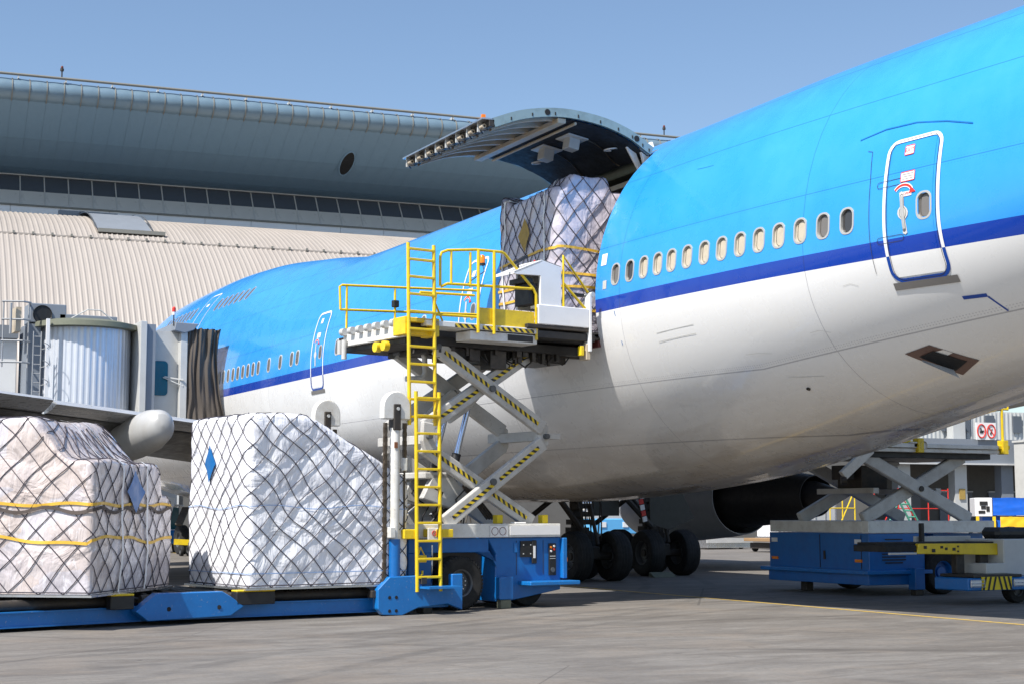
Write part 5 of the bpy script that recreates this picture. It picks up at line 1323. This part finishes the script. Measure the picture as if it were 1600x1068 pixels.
# cabinet details
lb('gauge_panel', 'black_paint', (2.98, 3.28, .03, .058, .9, 1.19), bevel=0)
for (x, z) in ((3.04, .96), (3.2, .96), (3.04, 1.12), (3.2, 1.12)): lb('rivet', 'pale_grey', (x - .01, x + .01, .022, .03, z - .01, z + .01), bevel=0)
lb('sight_glass', 'black_paint', (3.22, 3.33, .01, .03, .78, 1.2), bevel=.02); lb('sight_tube', 'sign_white', (3.25, 3.29, .0, .01, .88, 1.1), bevel=0)
cp = lb('control_panel', 'black_paint', (3.62, 3.78, .03, .058, .56, 1.14), bevel=.005)
for (x, z, m_) in ((3.66, 1.07, 'orange'), (3.73, 1.09, 'sign_white'), (3.73, 1.03, 'red_paint'), (3.66, 1.0, 'sign_white'), (3.7, .66, 'rim_grey')):
    MB().lathe([(.001, -.012), (.02 if z > .8 else .045, -.012), (.02 if z > .8 else .045, 0)], (x, .03, z), 'y', 12).build('button', m_, cp)
lb('panel_text', 'pale_grey', (3.64, 3.76, .024, .03, .9, .915), (3.64, 3.76, .024, .03, .86, .87), parent=cp, bevel=0)
lb('door_seam', 'dark_steel', (2.9, 2.905, .052, .06, .58, 1.2), (3.5, 3.505, .052, .06, .58, 1.2), bevel=0)
lb('hatch', 'blue_worn', (2.84, 2.92, .04, .06, .98, 1.16))
# road wheels
for c in ((1.64, .1, .47), (1.64, 1.7, .47)): wheel(LD, c, .47, .36, 'y', tread=True)
mb = MB()
for i in range(10):
    a = 2 * math.pi * i / 10; mb.lathe([(.001, -.03), (.014, -.03), (.014, 0)], (1.64 + .12 * math.sin(a), .02, .47 + .12 * math.cos(a)), 'y', 6)
mb.build('wheel_nuts', 'chrome', LD)
# second axle hidden under the bridge end, seen in shade
for c in ((3.35, .45, .36), (3.35, 1.5, .36)): wheel(LD, c, .36, .28, 'y')
# chassis rails joining the lift masts
BR = prism_uz([(-.37, .44), (-.15, .64), (.42, .65), (.5, .46), (1.08, .42), (1.08, .66), (1.3, .66), (1.3, .05), (1.0, .16), (.42, .12), (.1, .0), (-.28, .02), (-.37, .12)], -.62, -.5, 'front_bracket', 'blue_worn')
prism_uz([(.42, .47), (1.08, .47), (1.08, .435), (.42, .435)], -.95, -.5, 'foot_plate', 'blue_worn', 0)
for x, z in ((-.15, .3), (-.02, .3), (-.15, .08), (-.02, .08)): MB().lathe([(.001, 0), (.03, 0)], (x, -.625, z), 'y', 10).build('bolt_hole', 'dark_interior', BR)
lb('hitch_socket', 'dark_steel', (.44, .56, -.66, -.52, .5, .62)); lb('jack_foot', 'dark_steel', (.62, .8, -.45, -.2, 0, .2))
lb('chassis_rail', 'blue_worn', (-.3, 1.1, -.49, -.36, .1, .32), (-.3, 1.1, 1.9, 2.05, .1, .32), (-.3, -.1, -.36, 1.9, .1, .3))
# lift masts with chains
def chain(u, v, z0, z1, parent, r=.026):
    mb = MB(); n = int((z1 - z0) / .075)
    for i in range(n):
        z = z0 + (i + .5) * .075
        if i % 2: mb.box(u - .034, u + .034, v - .022, v + .022, z - .045, z + .045)
        else: mb.box(u - .022, u + .022, v - .034, v + .034, z - .045, z + .045)
    return mb.build('lift_chain', 'chain_steel', parent, bevel=0)
for v, nm in ((-.5, 'near'), (1.95, 'far')):
    mast = MB(); mast.tube([(0, v, 1.26), (0, v, 3.12)], .085, 20)
    mast = mast.build('lift_mast', 'white_paint', LD, smooth=True)
    MB().tube([(0, v, .45), (0, v, 1.26)], .105, 20).build('mast_sleeve', 'blue_paint', mast, smooth=True)
    poly = [(-.27, 3.26)] + [(-.27 * math.cos(R(a)), 3.47 + .27 * math.sin(R(a))) for a in range(0, 181, 15)] + [(.27, 3.26)]
    MB().prism(poly, lambda a, b: (a, v - .07, b), lambda a, b: (a, v + .07, b)).build('pulley_guard', 'white_paint', mast, bevel=.02)
    lb('pulley_block', 'dark_steel', (-.07, .06, v - .1, v + .1, 3.08, 3.52), parent=mast)
    MB().lathe([(.001, -.012), (.03, -.012), (.03, 0)], (0, v - .1, 3.44), 'y', 10).build('pulley_pin', 'pale_grey', mast)
    lb('latch_plate', 'rust', (-.06, 0.0, v - .095, v - .08, 2.78, 2.88), parent=mast, bevel=0)
    chain(-.19, v, .42, 3.26, mast); chain(.19, v, 2.6, 3.26, mast)
    MB().tube([(.19, v, 2.75), (.19, v, 1.35)], .018, 8).build('chain_rod', 'chain_steel', mast)
    lb('rod_block', 'white_paint', (.15, .23, v - .04, v + .04, 2.4, 2.62), parent=mast)
    lb('chain_anchor', 'dark_steel', (-.24, -.14, v - .05, v + .05, .3, .6), (-.45, -.05, v - .05, v + .1, .3, .42), parent=mast)
    lb('mast_clamp', 'white_paint', (-.15, -.05, v - .13, v + .02, 1.28, 1.46), parent=mast)
# scissor arms
def arm(p, q, v, near, name='scissor_arm', w_=.27, t=.13):
    a = MB().bar((p[0], v, p[1]), (q[0], v, q[1]), t, w_, up=(0, 0, 1)).build(name, 'arm_paint', LD, bevel=.02, seg=2)
    if near:
        d = Vector((q[0] - p[0], 0, q[1] - p[1])); L_ = d.length; d.normalize(); P = Vector((p[0], v - t / 2 - .004, p[1])); up = Vector((-d.z, 0, d.x))
        for k0, k1 in ((.06, .47), (.53, .94)):
            s0 = P + d * L_ * k0; s1 = P + d * L_ * k1; h = .035
            L2 = (s1 - s0).length
            MB().add([s0 - up * h, s1 - up * h, s1 + up * h, s0 + up * h], [(0, 1, 2, 3)], [[(0, 0), (L2, 0), (L2, .07), (0, .07)]]).build('hazard_strip', 'hazard', a)
    return a
def pin(u, v, z, r=.06, t=.12, m_='rim_grey'):
    return MB().lathe([(.001, -t), (r, -t), (r, t), (.001, t)], (u, v, z), 'y', 16).build('pivot_pin', m_, LD, smooth=True, angle=30)
nodes_ = dict(tl=(1.22, 4.62), tr=(3.42, 4.68), ml=(1.08, 3.05), mr=(3.56, 3.1), bl=(1.42, 1.52), br=(3.36, 1.52))
arms = {}
for v, near in ((VN, True), (VF, False)):
    arm(nodes_['tl'], (3.56, 3.24), v, near)
    arm(nodes_['tr'], (1.08, 3.2), v + .15, near)
    arm((1.06, 2.86), (3.4, 1.44 + .08), v + .15, near)
    arm((3.56, 2.98), nodes_['bl'], v, near)
    pin(2.38, v, 3.93); pin(2.4, v, 2.25); pin(1.05, v, 3.03, .05); pin(3.6, v, 3.1, .05); pin(1.22, v, 4.62, .05); pin(3.42, v + .1, 4.7, .05)
    MB().prism([(.95, 3.3), (1.2, 3.26), (1.22, 2.8), (1.0, 2.76), (.93, 2.95)], lambda a, b: (a, v - .03, b), lambda a, b: (a, v + .08, b)).build('hinge_bracket', 'arm_paint', LD, bevel=.02)
    MB().prism([(3.48, 3.36), (3.68, 3.3), (3.7, 2.95), (3.6, 2.85), (3.45, 3.0)], lambda a, b: (a, v - .03, b), lambda a, b: (a, v + .08, b)).build('hinge_bracket', 'arm_paint', LD, bevel=.02)
lb('cross_beam', 'arm_paint', (3.45, 3.62, .2, 1.8, 3.02, 3.2)); lb('joint_lug', 'arm_paint', (3.62, 3.95, .1, .28, 3.05, 3.16))
lb('cross_beam', 'arm_paint', (1.0, 1.15, .2, 1.8, 2.9, 3.06))
lb('cross_beam', 'arm_paint', (1.25, 1.9, .55, 1.6, 2.3, 2.42), bevel=.02)
for v in (.55, 1.25):
    MB().prism([(1.2, 1.95), (1.45, 2.4), (1.8, 2.4), (2.2, 2.0), (1.9, 1.75)], lambda a, b: (a, v, b), lambda a, b: (a, v + .14, b)).build('cylinder_mount', 'arm_paint', LD, bevel=.02)
    MB().prism([(1.7, 3.5), (2.3, 4.0), (2.5, 3.85), (2.2, 3.55), (1.8, 3.3)], lambda a, b: (a, v, b), lambda a, b: (a, v + .1, b)).build('cylinder_mount', 'arm_paint', LD, bevel=.02)
    c = MB(); c.tube([(2.28, v + .1, 3.75), (1.98, v + .1, 2.72)], .052, 16); c = c.build('hydraulic_ram', 'chrome', LD, smooth=True)
    MB().tube([(1.99, v + .1, 2.76), (1.72, v + .1, 1.82)], .085, 16).build('ram_barrel', 'black_paint', c, smooth=True)
# elbow pipe and hoses
MB().tube([(1.2, .9, 4.62), (1.36, .85, 4.6), (1.42, .85, 4.5), (1.43, .85, 4.22), (1.36, .85, 4.12), (1.05, .9, 4.1)], .05, 10).build('service_pipe', 'arm_paint', LD, smooth=True)
random.seed(5); mb = MB()
for i in range(16):
    u, v = random.uniform(1.3, 2.5), random.uniform(.5, 1.5); pts = [(u, v, 1.5)]
    for k in range(5): u += random.uniform(-.18, .18); v += random.uniform(-.1, .1); pts.append((u, v, 1.5 + .13 * (k + 1) + random.uniform(-.05, .05)))
    mb.tube(pts, .014, 5)
for i in range(9):
    u = random.uniform(2.2, 3.9); pts = [(u + k * .09, random.uniform(.1, .3), 4.66 - .16 * math.sin(k / 4 * math.pi) - .02 * i) for k in range(5)]; mb.tube(pts, .014, 5)
mb.build('hoses', 'black_paint', LD)['kind'] = 'stuff'
mb = MB()
for i in range(4): mb.tube([(2.35 + i * .06, 1.0, 2.2 - i * .02), (2.9 + i * .06, 1.0, 1.58)], .02, 6)
mb.build('pipe_run', 'chain_steel', LD)
for (u, z) in ((2.7, 1.5), (3.72, 1.5)): lb('stop_block', 'yellow_plain', (u - .05, u + .08, .3, .45, z, z + .16))
lb('frame_cap', 'sign_white', (2.85, 3.1, .02, .18, 1.502, 1.53))
random.seed(6)
# signs on the frame
sg = lb('sign_board', 'sign_white', (.72, 1.02, -.42, -.4, 1.24, 1.44), bevel=.006)
MB().tube([(.84 + .04 * math.cos(t), -.425, 1.35 + .04 * math.sin(t)) for t in [2 * math.pi * i / 20 for i in range(20)]], .006, 5, closed=True).build('red_ring', 'red_paint', sg)
MB().bar((.815, -.426, 1.375), (.865, -.426, 1.325), .006, .01).build('red_slash', 'red_paint', sg); lb('print', 'black_paint', (.885, .97, -.426, -.42, 1.325, 1.345), (.955, .97, -.426, -.42, 1.345, 1.365), parent=sg, bevel=0)
s2 = lb('warning_sticker', 'sign_white', (2.28, 2.66, -.018, -.014, 1.27, 1.47), bevel=0)
for x in (2.38, 2.55): MB().tube([(x + .07 * math.cos(t), -.02, 1.37 + .07 * math.sin(t)) for t in [2 * math.pi * i / 24 for i in range(24)]], .005, 5, closed=True).build('red_ring', 'darkred', s2)
# ladder
def ladder(u0, u1, v, z0, z1, rungs, name, lean=0.0):
    L_ = MB(); L_.tube([(u0, v, z0), (u0 - lean, v, z1)], .033, 12)
    l = L_.build(name, 'yellow_paint', LD, smooth=True)
    MB().tube([(u1, v, z0), (u1 - lean, v, z1)], .033, 12).build('rail', 'yellow_paint', l, smooth=True)
    for z in rungs:
        k = (z - z0) / (z1 - z0) * lean
        lb('rung', 'yellow_paint', (u0 - k, u1 - k, v - .035, v + .035, z - .02, z + .02), parent=l, bevel=.006)
    return l
ladder(.385, .85, -.62, .38, 3.75, [.62 + .302 * i for i in range(11)], 'lower_ladder', .05)
ladder(.27, .79, -.52, 3.18, 6.3, [3.92 - .0 + .0 + .3 * i for i in range(-2, 8)] + [6.2], 'upper_ladder', .05)
lb('ladder_bracket', 'yellow_paint', (.14, .36, -.6, .0, 1.26, 1.42)); lb('ladder_bracket', 'yellow_paint', (.88, 1.12, -.6, .0, 1.28, 1.42))
hk = MB(); hk.tube([(.5, -.4, .78), (.5, -.4, .7), (.55, -.4, .62), (.62, -.4, .66), (.62, -.4, .72)], .022, 8); hk.build('hook', 'yellow_paint', LD, smooth=True)
hk = MB(); hk.box(.52, .68, -.45, -.35, .86, .98); hk.tube([(.58, -.4, 1.12), (.54, -.4, .98)], .014, 6); hk.tube([(.58, -.4, 1.12), (.66, -.4, .98)], .014, 6); hk.build('hoist_block', 'yellow_paint', LD, bevel=.01)
lb('cable_stay', 'chrome', (1.0, 1.03, -.1, -.06, .5, 1.15))
# bridge platform
lb('platform_beam', 'black_paint', (.52, 4.5, .05, 2.2, 4.64, 4.8), (.6, 4.3, .3, 2.6, 4.82, 4.96), bevel=.01)
lb('end_beam', 'white_paint', (.42, .5, -.05, 2.1, 4.74, 4.96))
lb('platform_girder', 'dark_steel', (3.3, 5.1, .35, .5, 4.62, 4.82), (3.3, 5.1, 2.2, 2.35, 4.62, 4.82))
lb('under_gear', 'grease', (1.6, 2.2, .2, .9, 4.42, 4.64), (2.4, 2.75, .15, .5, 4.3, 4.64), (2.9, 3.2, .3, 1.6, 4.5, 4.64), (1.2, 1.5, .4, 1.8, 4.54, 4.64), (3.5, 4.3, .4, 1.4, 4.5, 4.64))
k = MB()
random.seed(9)
for i in range(40):
    u, v = random.uniform(1.2, 4.2), random.uniform(.05, .6); s_ = random.uniform(.04, .12); k.box(u, u + s_, v, v + s_, 4.64 - random.uniform(.05, .22), 4.64)
k.build('under_fittings', 'grease', LD)['kind'] = 'stuff'
for i in range(7):
    v = .15 + i * .3; MB().tube([(.38, v, 5.0), (.38, v + .12, 5.0)], .07, 12).build('edge_wheel', 'pale_grey', LD, smooth=True)
for i in range(2): MB().tube([(.33, .5 + i * .28, 4.62), (.43, .5 + i * .28, 4.62)], .09, 12).build('buffer', 'yellow_paint', LD, smooth=True)
for i in range(2): MB().tube([(.36, 1.95 + i * .16, 4.5 + i * .1), (.36, 1.95 + i * .16, 4.85)], .05, 10).build('guide_roller', 'pale_grey', LD, smooth=True)
for i in range(17): MB().tube([(.75 + i * .25, .35, 5.0), (.75 + i * .25, 2.1, 5.0)], .04, 8).build('deck_roller', 'dark_steel', LD, smooth=True)
# operator walkway on the near side
lb('walkway_deck', 'white_paint', (.62, 3.0, -.5, .04, 4.9, 5.0), (1.55, 3.0, -.46, .02, 4.72, 4.88))
lb('walkway_channel', 'black_paint', (2.35, 2.9, -.47, -.46, 4.75, 4.86), bevel=0)
hz = MB()
for (a, b) in ((1.2, 1.66), (1.78, 2.02), (2.1, 2.9)): hz.add([(a, -.503, 4.905), (b, -.503, 4.905), (b, -.503, 4.975), (a, -.503, 4.975)], [(0, 1, 2, 3)], [[(0, 0), (b - a, 0), (b - a, .07), (0, .07)]])
hz.build('hazard_strip', 'hazard', LD)
lb('gate_box', 'yellow_paint', (.18, .3, -.5, -.1, 4.72, 5.03), (.3, .8, -.42, -.1, 4.74, 4.82), (.3, .8, -.42, -.1, 4.95, 5.03), (.74, .88, -.5, -.1, 4.72, 5.03))
lb('gate_box_core', 'dark_steel', (.3, .74, -.3, -.12, 4.82, 4.95), bevel=0)
r_ = .022
def rail(name, *paths, r=.024, m_='yellow_paint'):
    mb = MB()
    for p in paths: mb.tube(p, r, 8)
    return mb.build(name, m_, LD, smooth=True)
V = -.48
rail('hand_rail', [(.9, V, 5.61), (.9, V, 6.12), (.93, V, 6.2), (1.05, V, 6.25), (1.65, V, 6.32), (2.2, V, 6.33), (2.26, V, 6.31), (2.9, V, 5.72), (2.96, V, 5.62), (2.97, V, 4.8)], [(.92, V, 5.6), (1.05, V, 5.66), (2.86, V, 5.72)], r=.026)
for u in (1.13, 1.53): rail('rail_post', [(u, V, 5.64), (u, V, 6.26)])
for u in (1.68, 2.02): rail('rail_post', [(u, V - .03, 4.84), (u, V - .03, 6.31)], r=.03)
lb('toe_board', 'yellow_paint', (1.72, 2.94, V + .02, V + .05, 5.0, 5.3), bevel=.004)
rail('mid_rail', [(.8, .02, 5.55), (1.95, .02, 5.58)], [(.8, V, 5.1), (1.7, V, 5.12)])
# far side rails
W_ = 2.05
rail('hand_rail', [(.33, W_, 5.42), (.31, W_, 5.85), (.36, W_, 5.88), (3.4, W_, 6.02)], [(.33, W_, 5.42), (3.4, W_, 5.55)], [(.46, W_, 4.85), (.46, W_, 5.86)])
rail('rail_post', [(1.5, W_, 5.0), (1.5, W_, 5.9)], [(2.3, W_, 5.0), (2.42, W_, 5.9)])
lb('valve_box', 'black_paint', (1.44, 1.56, W_ - .06, W_ + .04, 5.55, 5.68))
rail('gate_arm', [(2.05, 1.6, 5.75), (2.35, 1.7, 5.3)], r=.02)
# beacon
b = rail('beacon_pole', [(2.2, .25, 5.0), (2.2, .25, 6.2)], r=.02)
MB().lathe([(.001, 6.18), (.06, 6.18), (.06, 6.22), (.05, 6.22)], (2.24, .2, 0), 'z', 14).build('beacon_base', 'black_paint', b)
MB().lathe([(.055, 6.22), (.055, 6.34), (.03, 6.37), (.001, 6.37)], (2.24, .2, 0), 'z', 14).build('beacon_lens', 'orange', b, smooth=True)
rail('beacon_cable', [(2.24, .18, 6.18), (2.22, .1, 6.05), (2.08, .15, 5.95), (1.9, .2, 5.8)], r=.01, m_='black_paint')
# control desk with roof
_before = set(bpy.data.objects)
desk = MB().prism([(3.3, 5.46), (3.3, 6.04), (2.72, 6.02), (2.7, 6.07), (3.33, 6.33), (3.36, 6.33), (3.78, 6.24), (3.78, 5.46)], lambda a, b: (a, -.14, b), lambda a, b: (a, -.08, b)).build('control_desk', 'white_clean', LD, bevel=.006)
MB().add([(2.7, -.14, 6.07), (3.34, -.14, 6.34), (3.34, .5, 6.34), (2.7, .5, 6.07), (2.7, -.14, 6.03), (3.34, -.14, 6.3), (3.34, .5, 6.3), (2.7, .5, 6.03)], [(0, 1, 2, 3), (7, 6, 5, 4), (0, 4, 5, 1), (3, 2, 6, 7), (0, 3, 7, 4)]).build('desk_roof', 'white_clean', desk)
MB().add([(3.34, -.14, 6.345), (3.79, -.14, 6.25), (3.79, .5, 6.25), (3.34, .5, 6.345)], [(0, 1, 2, 3)]).build('desk_roof', 'white_clean', desk)
lb('desk_back', 'pale_grey', (3.2, 3.78, .44, .5, 5.46, 6.24), (3.7, 3.77, -.07, .44, 5.46, 6.22), parent=desk, bevel=0)
lb('desk_console', 'black_paint', (3.0, 3.2, -.05, .44, 5.9, 6.0), (3.1, 3.29, -.05, .4, 5.5, 5.9), parent=desk)
lb('side_skirt', 'white_clean', (3.24, 4.42, -.16, -.12, 5.14, 5.5), (3.24, 3.4, -.12, .1, 5.44, 5.5))
lb('skirt_lower', 'dark_steel', (3.0, 4.42, -.15, .1, 5.06, 5.135), (3.0, 4.4, -.05, .2, 4.97, 5.05))
lb('end_post', 'white_clean', (4.42, 4.48, -.17, .0, 4.7, 5.8)); lb('end_claw', 'frame_primer', (4.38, 4.48, -.12, .1, 4.55, 4.85)); lb('end_tab', 'yellow_plain', (4.25, 4.33, -.12, -.02, 4.62, 4.8))
rail('guard_frame', [(3.84, -.12, 5.5), (3.84, -.12, 6.46), (4.42, -.12, 5.82)], [(3.84, -.12, 5.95), (4.36, -.12, 5.5)], r=.026)
MB().tube([(4.5, -.1, 5.78), (4.5, -.18, 5.78)], .05, 14).build('end_roller', 'pale_grey', LD, smooth=True)
lb('guard_cable_box', 'black_paint', (4.15, 4.4, -.05, .05, 5.74, 5.8))
fl2 = rail('work_lamp_arm', [(3.0, .1, 6.12), (2.95, .1, 6.25)], r=.02, m_='black_paint'); MB().bar((2.78, .1, 6.2), (3.15, .1, 6.42), .1, .05).build('work_lamp', 'black_paint', fl2)
MB().lathe([(.001, .03), (.018, .02), (.018, 0)], (3.34, .1, 6.34), 'z', 8).build('push_button', 'red_paint', desk)
_done = set()
for o in [o for o in bpy.data.objects if o not in _before and o.type == 'MESH']:
    if o.data.name in _done: continue
    _done.add(o.data.name)
    for vt in o.data.vertices:
        u_, v_, z_ = vt.co; vt.co = (.983 * u_ - .2323 + .0015 * z_, v_ - .4, .9823 * z_ + .0348)
lb('side_channel', 'black_paint', (2.95, 4.3, -.5, .32, 4.84, 4.98))
lb('bridge_plate', 'dark_steel', (4.3, 4.75, -.35, 2.6, 4.9, 4.96))

# ------------------------------------------------------------------ second loader on the far side of the aircraft
L2 = thing('cargo_loader', 'blue cargo loader with grey scissor arms beyond the rear fuselage in shade', 'cargo loader', (21.2, 25.4, 0), 0, local=True, group='scissor cargo loaders')
def l2(name, m_, *boxes, bevel=.01, parent=L2):
    mb = MB()
    for b in boxes: mb.box(*b)
    return mb.build(name, m_, parent, bevel=bevel)
l2('base_frame', 'white_paint', (0, 3.45, 0, .2, 1.28, 1.53), (0, 3.45, 3.15, 3.35, 1.28, 1.53), (0, .2, .2, 3.15, 1.285, 1.525), (3.25, 3.45, .2, 3.15, 1.285, 1.525))
l2('engine_cabinet', 'blue_paint', (.02, 1.5, .02, 3.4, .5, 1.27), (2.0, 3.4, .3, 3.2, .5, 1.26), (1.5, 2.0, .5, 3.2, .9, 1.26))
l2('lower_skirt', 'blue_paint', (-.02, 1.45, .0, 3.4, .22, .5))
l2('bumper_strip', 'blue_worn', (-.14, 1.6, -.1, 3.55, .44, .52))
for i, z in enumerate((.66, .72, .78, .84, .9, .96, 1.02, 1.08, 1.14)):
    sh = .08 if i in (0, 8) else 0; l2('grille_slot', 'black_paint', (.36 + sh, .98 - sh, .004, .018, z, z + .025), bevel=0)
for y in (3.2, .35): 
    l2('lamp', 'sign_white', (.0, .018, y - .1, y + .1, 1.06, 1.15), bevel=0); l2('indicator', 'orange', (.0, .018, y - .12, y + .1, .68, .74), bevel=0)
for y in (1.6, .25): l2('door_seam', 'dark_steel', (.008, .018, y, y + .012, .54, 1.24), bevel=0)
l2('latch', 'dark_steel', (.0, .018, 1.42, 1.48, .72, .9), bevel=0)
l2('stabiliser', 'blue_paint', (1.02, 1.28, -.22, .0, .12, .56)); l2('stabiliser_foot', 'dark_steel', (1.05, 1.25, -.2, -.02, 0, .12)); l2('jack_foot', 'dark_steel', (.4, .6, 2.6, 2.8, 0, .22))
wheel(L2, (1.95, .1, .46), .46, .34, 'y', 'blue_paint'); wheel(L2, (1.95, 3.0, .46), .46, .34, 'y', 'blue_paint')
def arm2(p, q, v):
    MB().bar((p[0], v, p[1]), (q[0], v, q[1]), .14, .27).build('scissor_arm', 'arm_paint', L2, bevel=.02)
for v in (.2, 2.3):
    arm2((.1, 2.86), (2.92, 1.56), v); arm2((.15, 1.56), (2.92, 2.9), v + .16)
    MB().lathe([(.001, -.1), (.06, -.1), (.06, .1), (.001, .1)], (1.55, v, 2.2), 'y', 14).build('pivot_pin', 'dark_steel', L2)
l2('cross_beam', 'arm_paint', (.5, .65, .4, 2.3, 2.1, 2.22)); l2('cross_beam', 'arm_paint', (2.2, 2.35, .4, 2.3, 2.1, 2.22)); l2('ram_block', 'dark_steel', (.6, 1.3, .9, 1.7, 2.2, 2.7), (.2, .5, 1.0, 1.4, 2.4, 2.7))
l2('platform_deck', 'white_paint', (.0, 3.62, -.05, 2.7, 2.96, 3.04), (.1, 1.35, -.1, 2.7, 3.05, 3.14), (1.5, 3.55, -.1, 2.7, 3.05, 3.14))
l2('platform_beam', 'black_paint', (.1, 3.5, .1, 2.5, 2.84, 2.955))
l2('guide_lever', 'white_paint', (1.1, 1.5, -.12, 0.0, 3.14, 3.17))
mb = MB(); mb.bar((.1, 0, 3.0), (-.55, .1, 2.45), .12, .2); mb.build('hinged_lip', 'white_paint', L2, bevel=.01)
mb = MB(); mb.tube([(-.6, .1, 2.35), (-.5, .05, 2.35)], .08, 12); mb.build('lip_roller', 'dark_steel', L2)
for u in (1.35, 3.72): l2('rail_socket', 'yellow_paint', (u - .08, u + .08, -.14, .04, 2.95, 3.25), (u - .16, u + .16, -.1, 0, 3.06, 3.14))
mb = MB(); mb.tube([(3.72, -.05, 3.2), (3.72, -.05, 4.6)], .03, 8); mb.tube([(.3, .0, 3.16), (1.3, 0, 3.16)], .03, 6); mb.tube([(2.0, -.05, 3.93), (3.9, -.05, 3.93)], .025, 6); mb.tube([(3.9, -.05, 3.93), (3.9, -.05, 4.6)], .02, 6); mb.tube([(3.3, 2.5, 3.1), (3.3, 2.5, 4.6)], .07, 8)
mb.build('hand_rail', 'yellow_paint', L2)
MB().lathe([(.001, 0), (.09, 0), (.09, -.03)], (1.42, -.12, 3.1), 'y', 14).build('end_wheel', 'white_paint', L2)

# belt loader nosing in at the right edge
BT = thing('belt_loader', 'blue belt loader with yellow boom and striped bumper at the right edge', 'belt loader', (22.2, 22.6, 0))
def b2(name, m_, *boxes, bevel=.01, parent=BT):
    mb = MB()
    for b in boxes: mb.box(*b)
    return mb.build(name, m_, parent, bevel=bevel)
mb = MB().prism([(19.95, .94), (20.0, 1.13), (21.95, 1.12), (21.95, .9), (20.6, .93)], lambda a, b: (a, 22.55, b), lambda a, b: (a, 22.65, b)).build('boom', 'yellow_paint', BT, bevel=.01)
for (x, z, s_) in ((20.15, 1.06, .035), (20.35, 1.0, .04), (20.55, 1.06, .03), (20.66, 1.03, .03), (20.85, 1.02, .035), (20.95, 1.07, .02), (20.95, .98, .02)): MB().box(x - s_, x + s_, 22.54, 22.549, z - s_ * .8, z + s_ * .8).build('slot', 'dark_steel', mb)
b2('belt', 'rubber', (19.25, 22.1, 22.66, 23.4, 1.02, 1.15)); b2('boom_tip', 'rubber', (19.2, 19.96, 22.56, 23.45, .98, 1.1)); b2('tip_plate', 'pale_grey', (19.3, 19.95, 22.54, 22.6, .93, .97))
b2('far_rail', 'pale_grey', (20.7, 22.1, 23.42, 23.5, 1.1, 1.25)); b2('rail_pin', 'black_paint', (20.75, 20.82, 23.3, 23.4, 1.1, 1.5))
b2('body', 'pale_grey', (21.95, 24.5, 22.4, 23.6, .5, 1.2), bevel=.02); b2('body_seam', 'dark_steel', (22.64, 22.655, 22.392, 22.4, .5, 1.05), bevel=0)
b2('seat_back', 'black_paint', (22.1, 23.0, 22.7, 23.2, 1.2, 1.42), bevel=.08)
b2('bumper', 'blue_worn', (20.66, 24.6, 22.0, 22.9, .27, .5), bevel=.02)
sp = b2('striped_panel', 'yellow_plain', (20.98, 21.72, 21.98, 21.998, .28, .52), bevel=0)
for i, x in enumerate((21.02, 21.14, 21.26, 21.47, 21.59, 21.7)):
    s_ = .1 if i < 3 else -.1
    x0 = x + (.0 if i < 3 else -.06)
    MB().add([(x0 - s_ * .35, 21.976, .28), (x0 + .05 - s_ * .35, 21.976, .28), (x0 + .05 + s_ * .35, 21.976, .52), (x0 + s_ * .35, 21.976, .52)], [(0, 1, 2, 3)]).build('stripe', 'black_paint', sp)
for x in (20.7, 21.76):
    l_ = b2('headlight', 'sign_white', (x, x + .26, 21.96, 21.99, .35, .46), bevel=.01); mb = MB()
    for z in (.34, .405, .47): mb.tube([(x - .03, 21.93, z), (x + .3, 21.93, z)], .006, 5)
    for xx in (x - .03, x + .3): mb.tube([(xx, 21.93, .34), (xx, 21.93, .47)], .006, 5)
    mb.build('lamp_guard', 'alu', l_)
b2('indicator', 'orange', (22.2, 22.38, 21.97, 21.99, .33, .43))
b2('deck', 'dark_steel', (20.8, 22.0, 22.0, 22.9, .505, .56)); b2('deck_wedge', 'pale_grey', (21.4, 21.9, 22.3, 22.8, .56, .75)); b2('boom_mount', 'dark_steel', (21.0, 21.2, 22.65, 22.8, .56, .93)); b2('boom_mount', 'dark_steel', (21.6, 21.8, 22.65, 22.8, .56, .93))
wheel(BT, (22.2, 22.4, .26), .26, .22, 'y'); wheel(BT, (24.2, 22.4, .26), .26, .22, 'y')
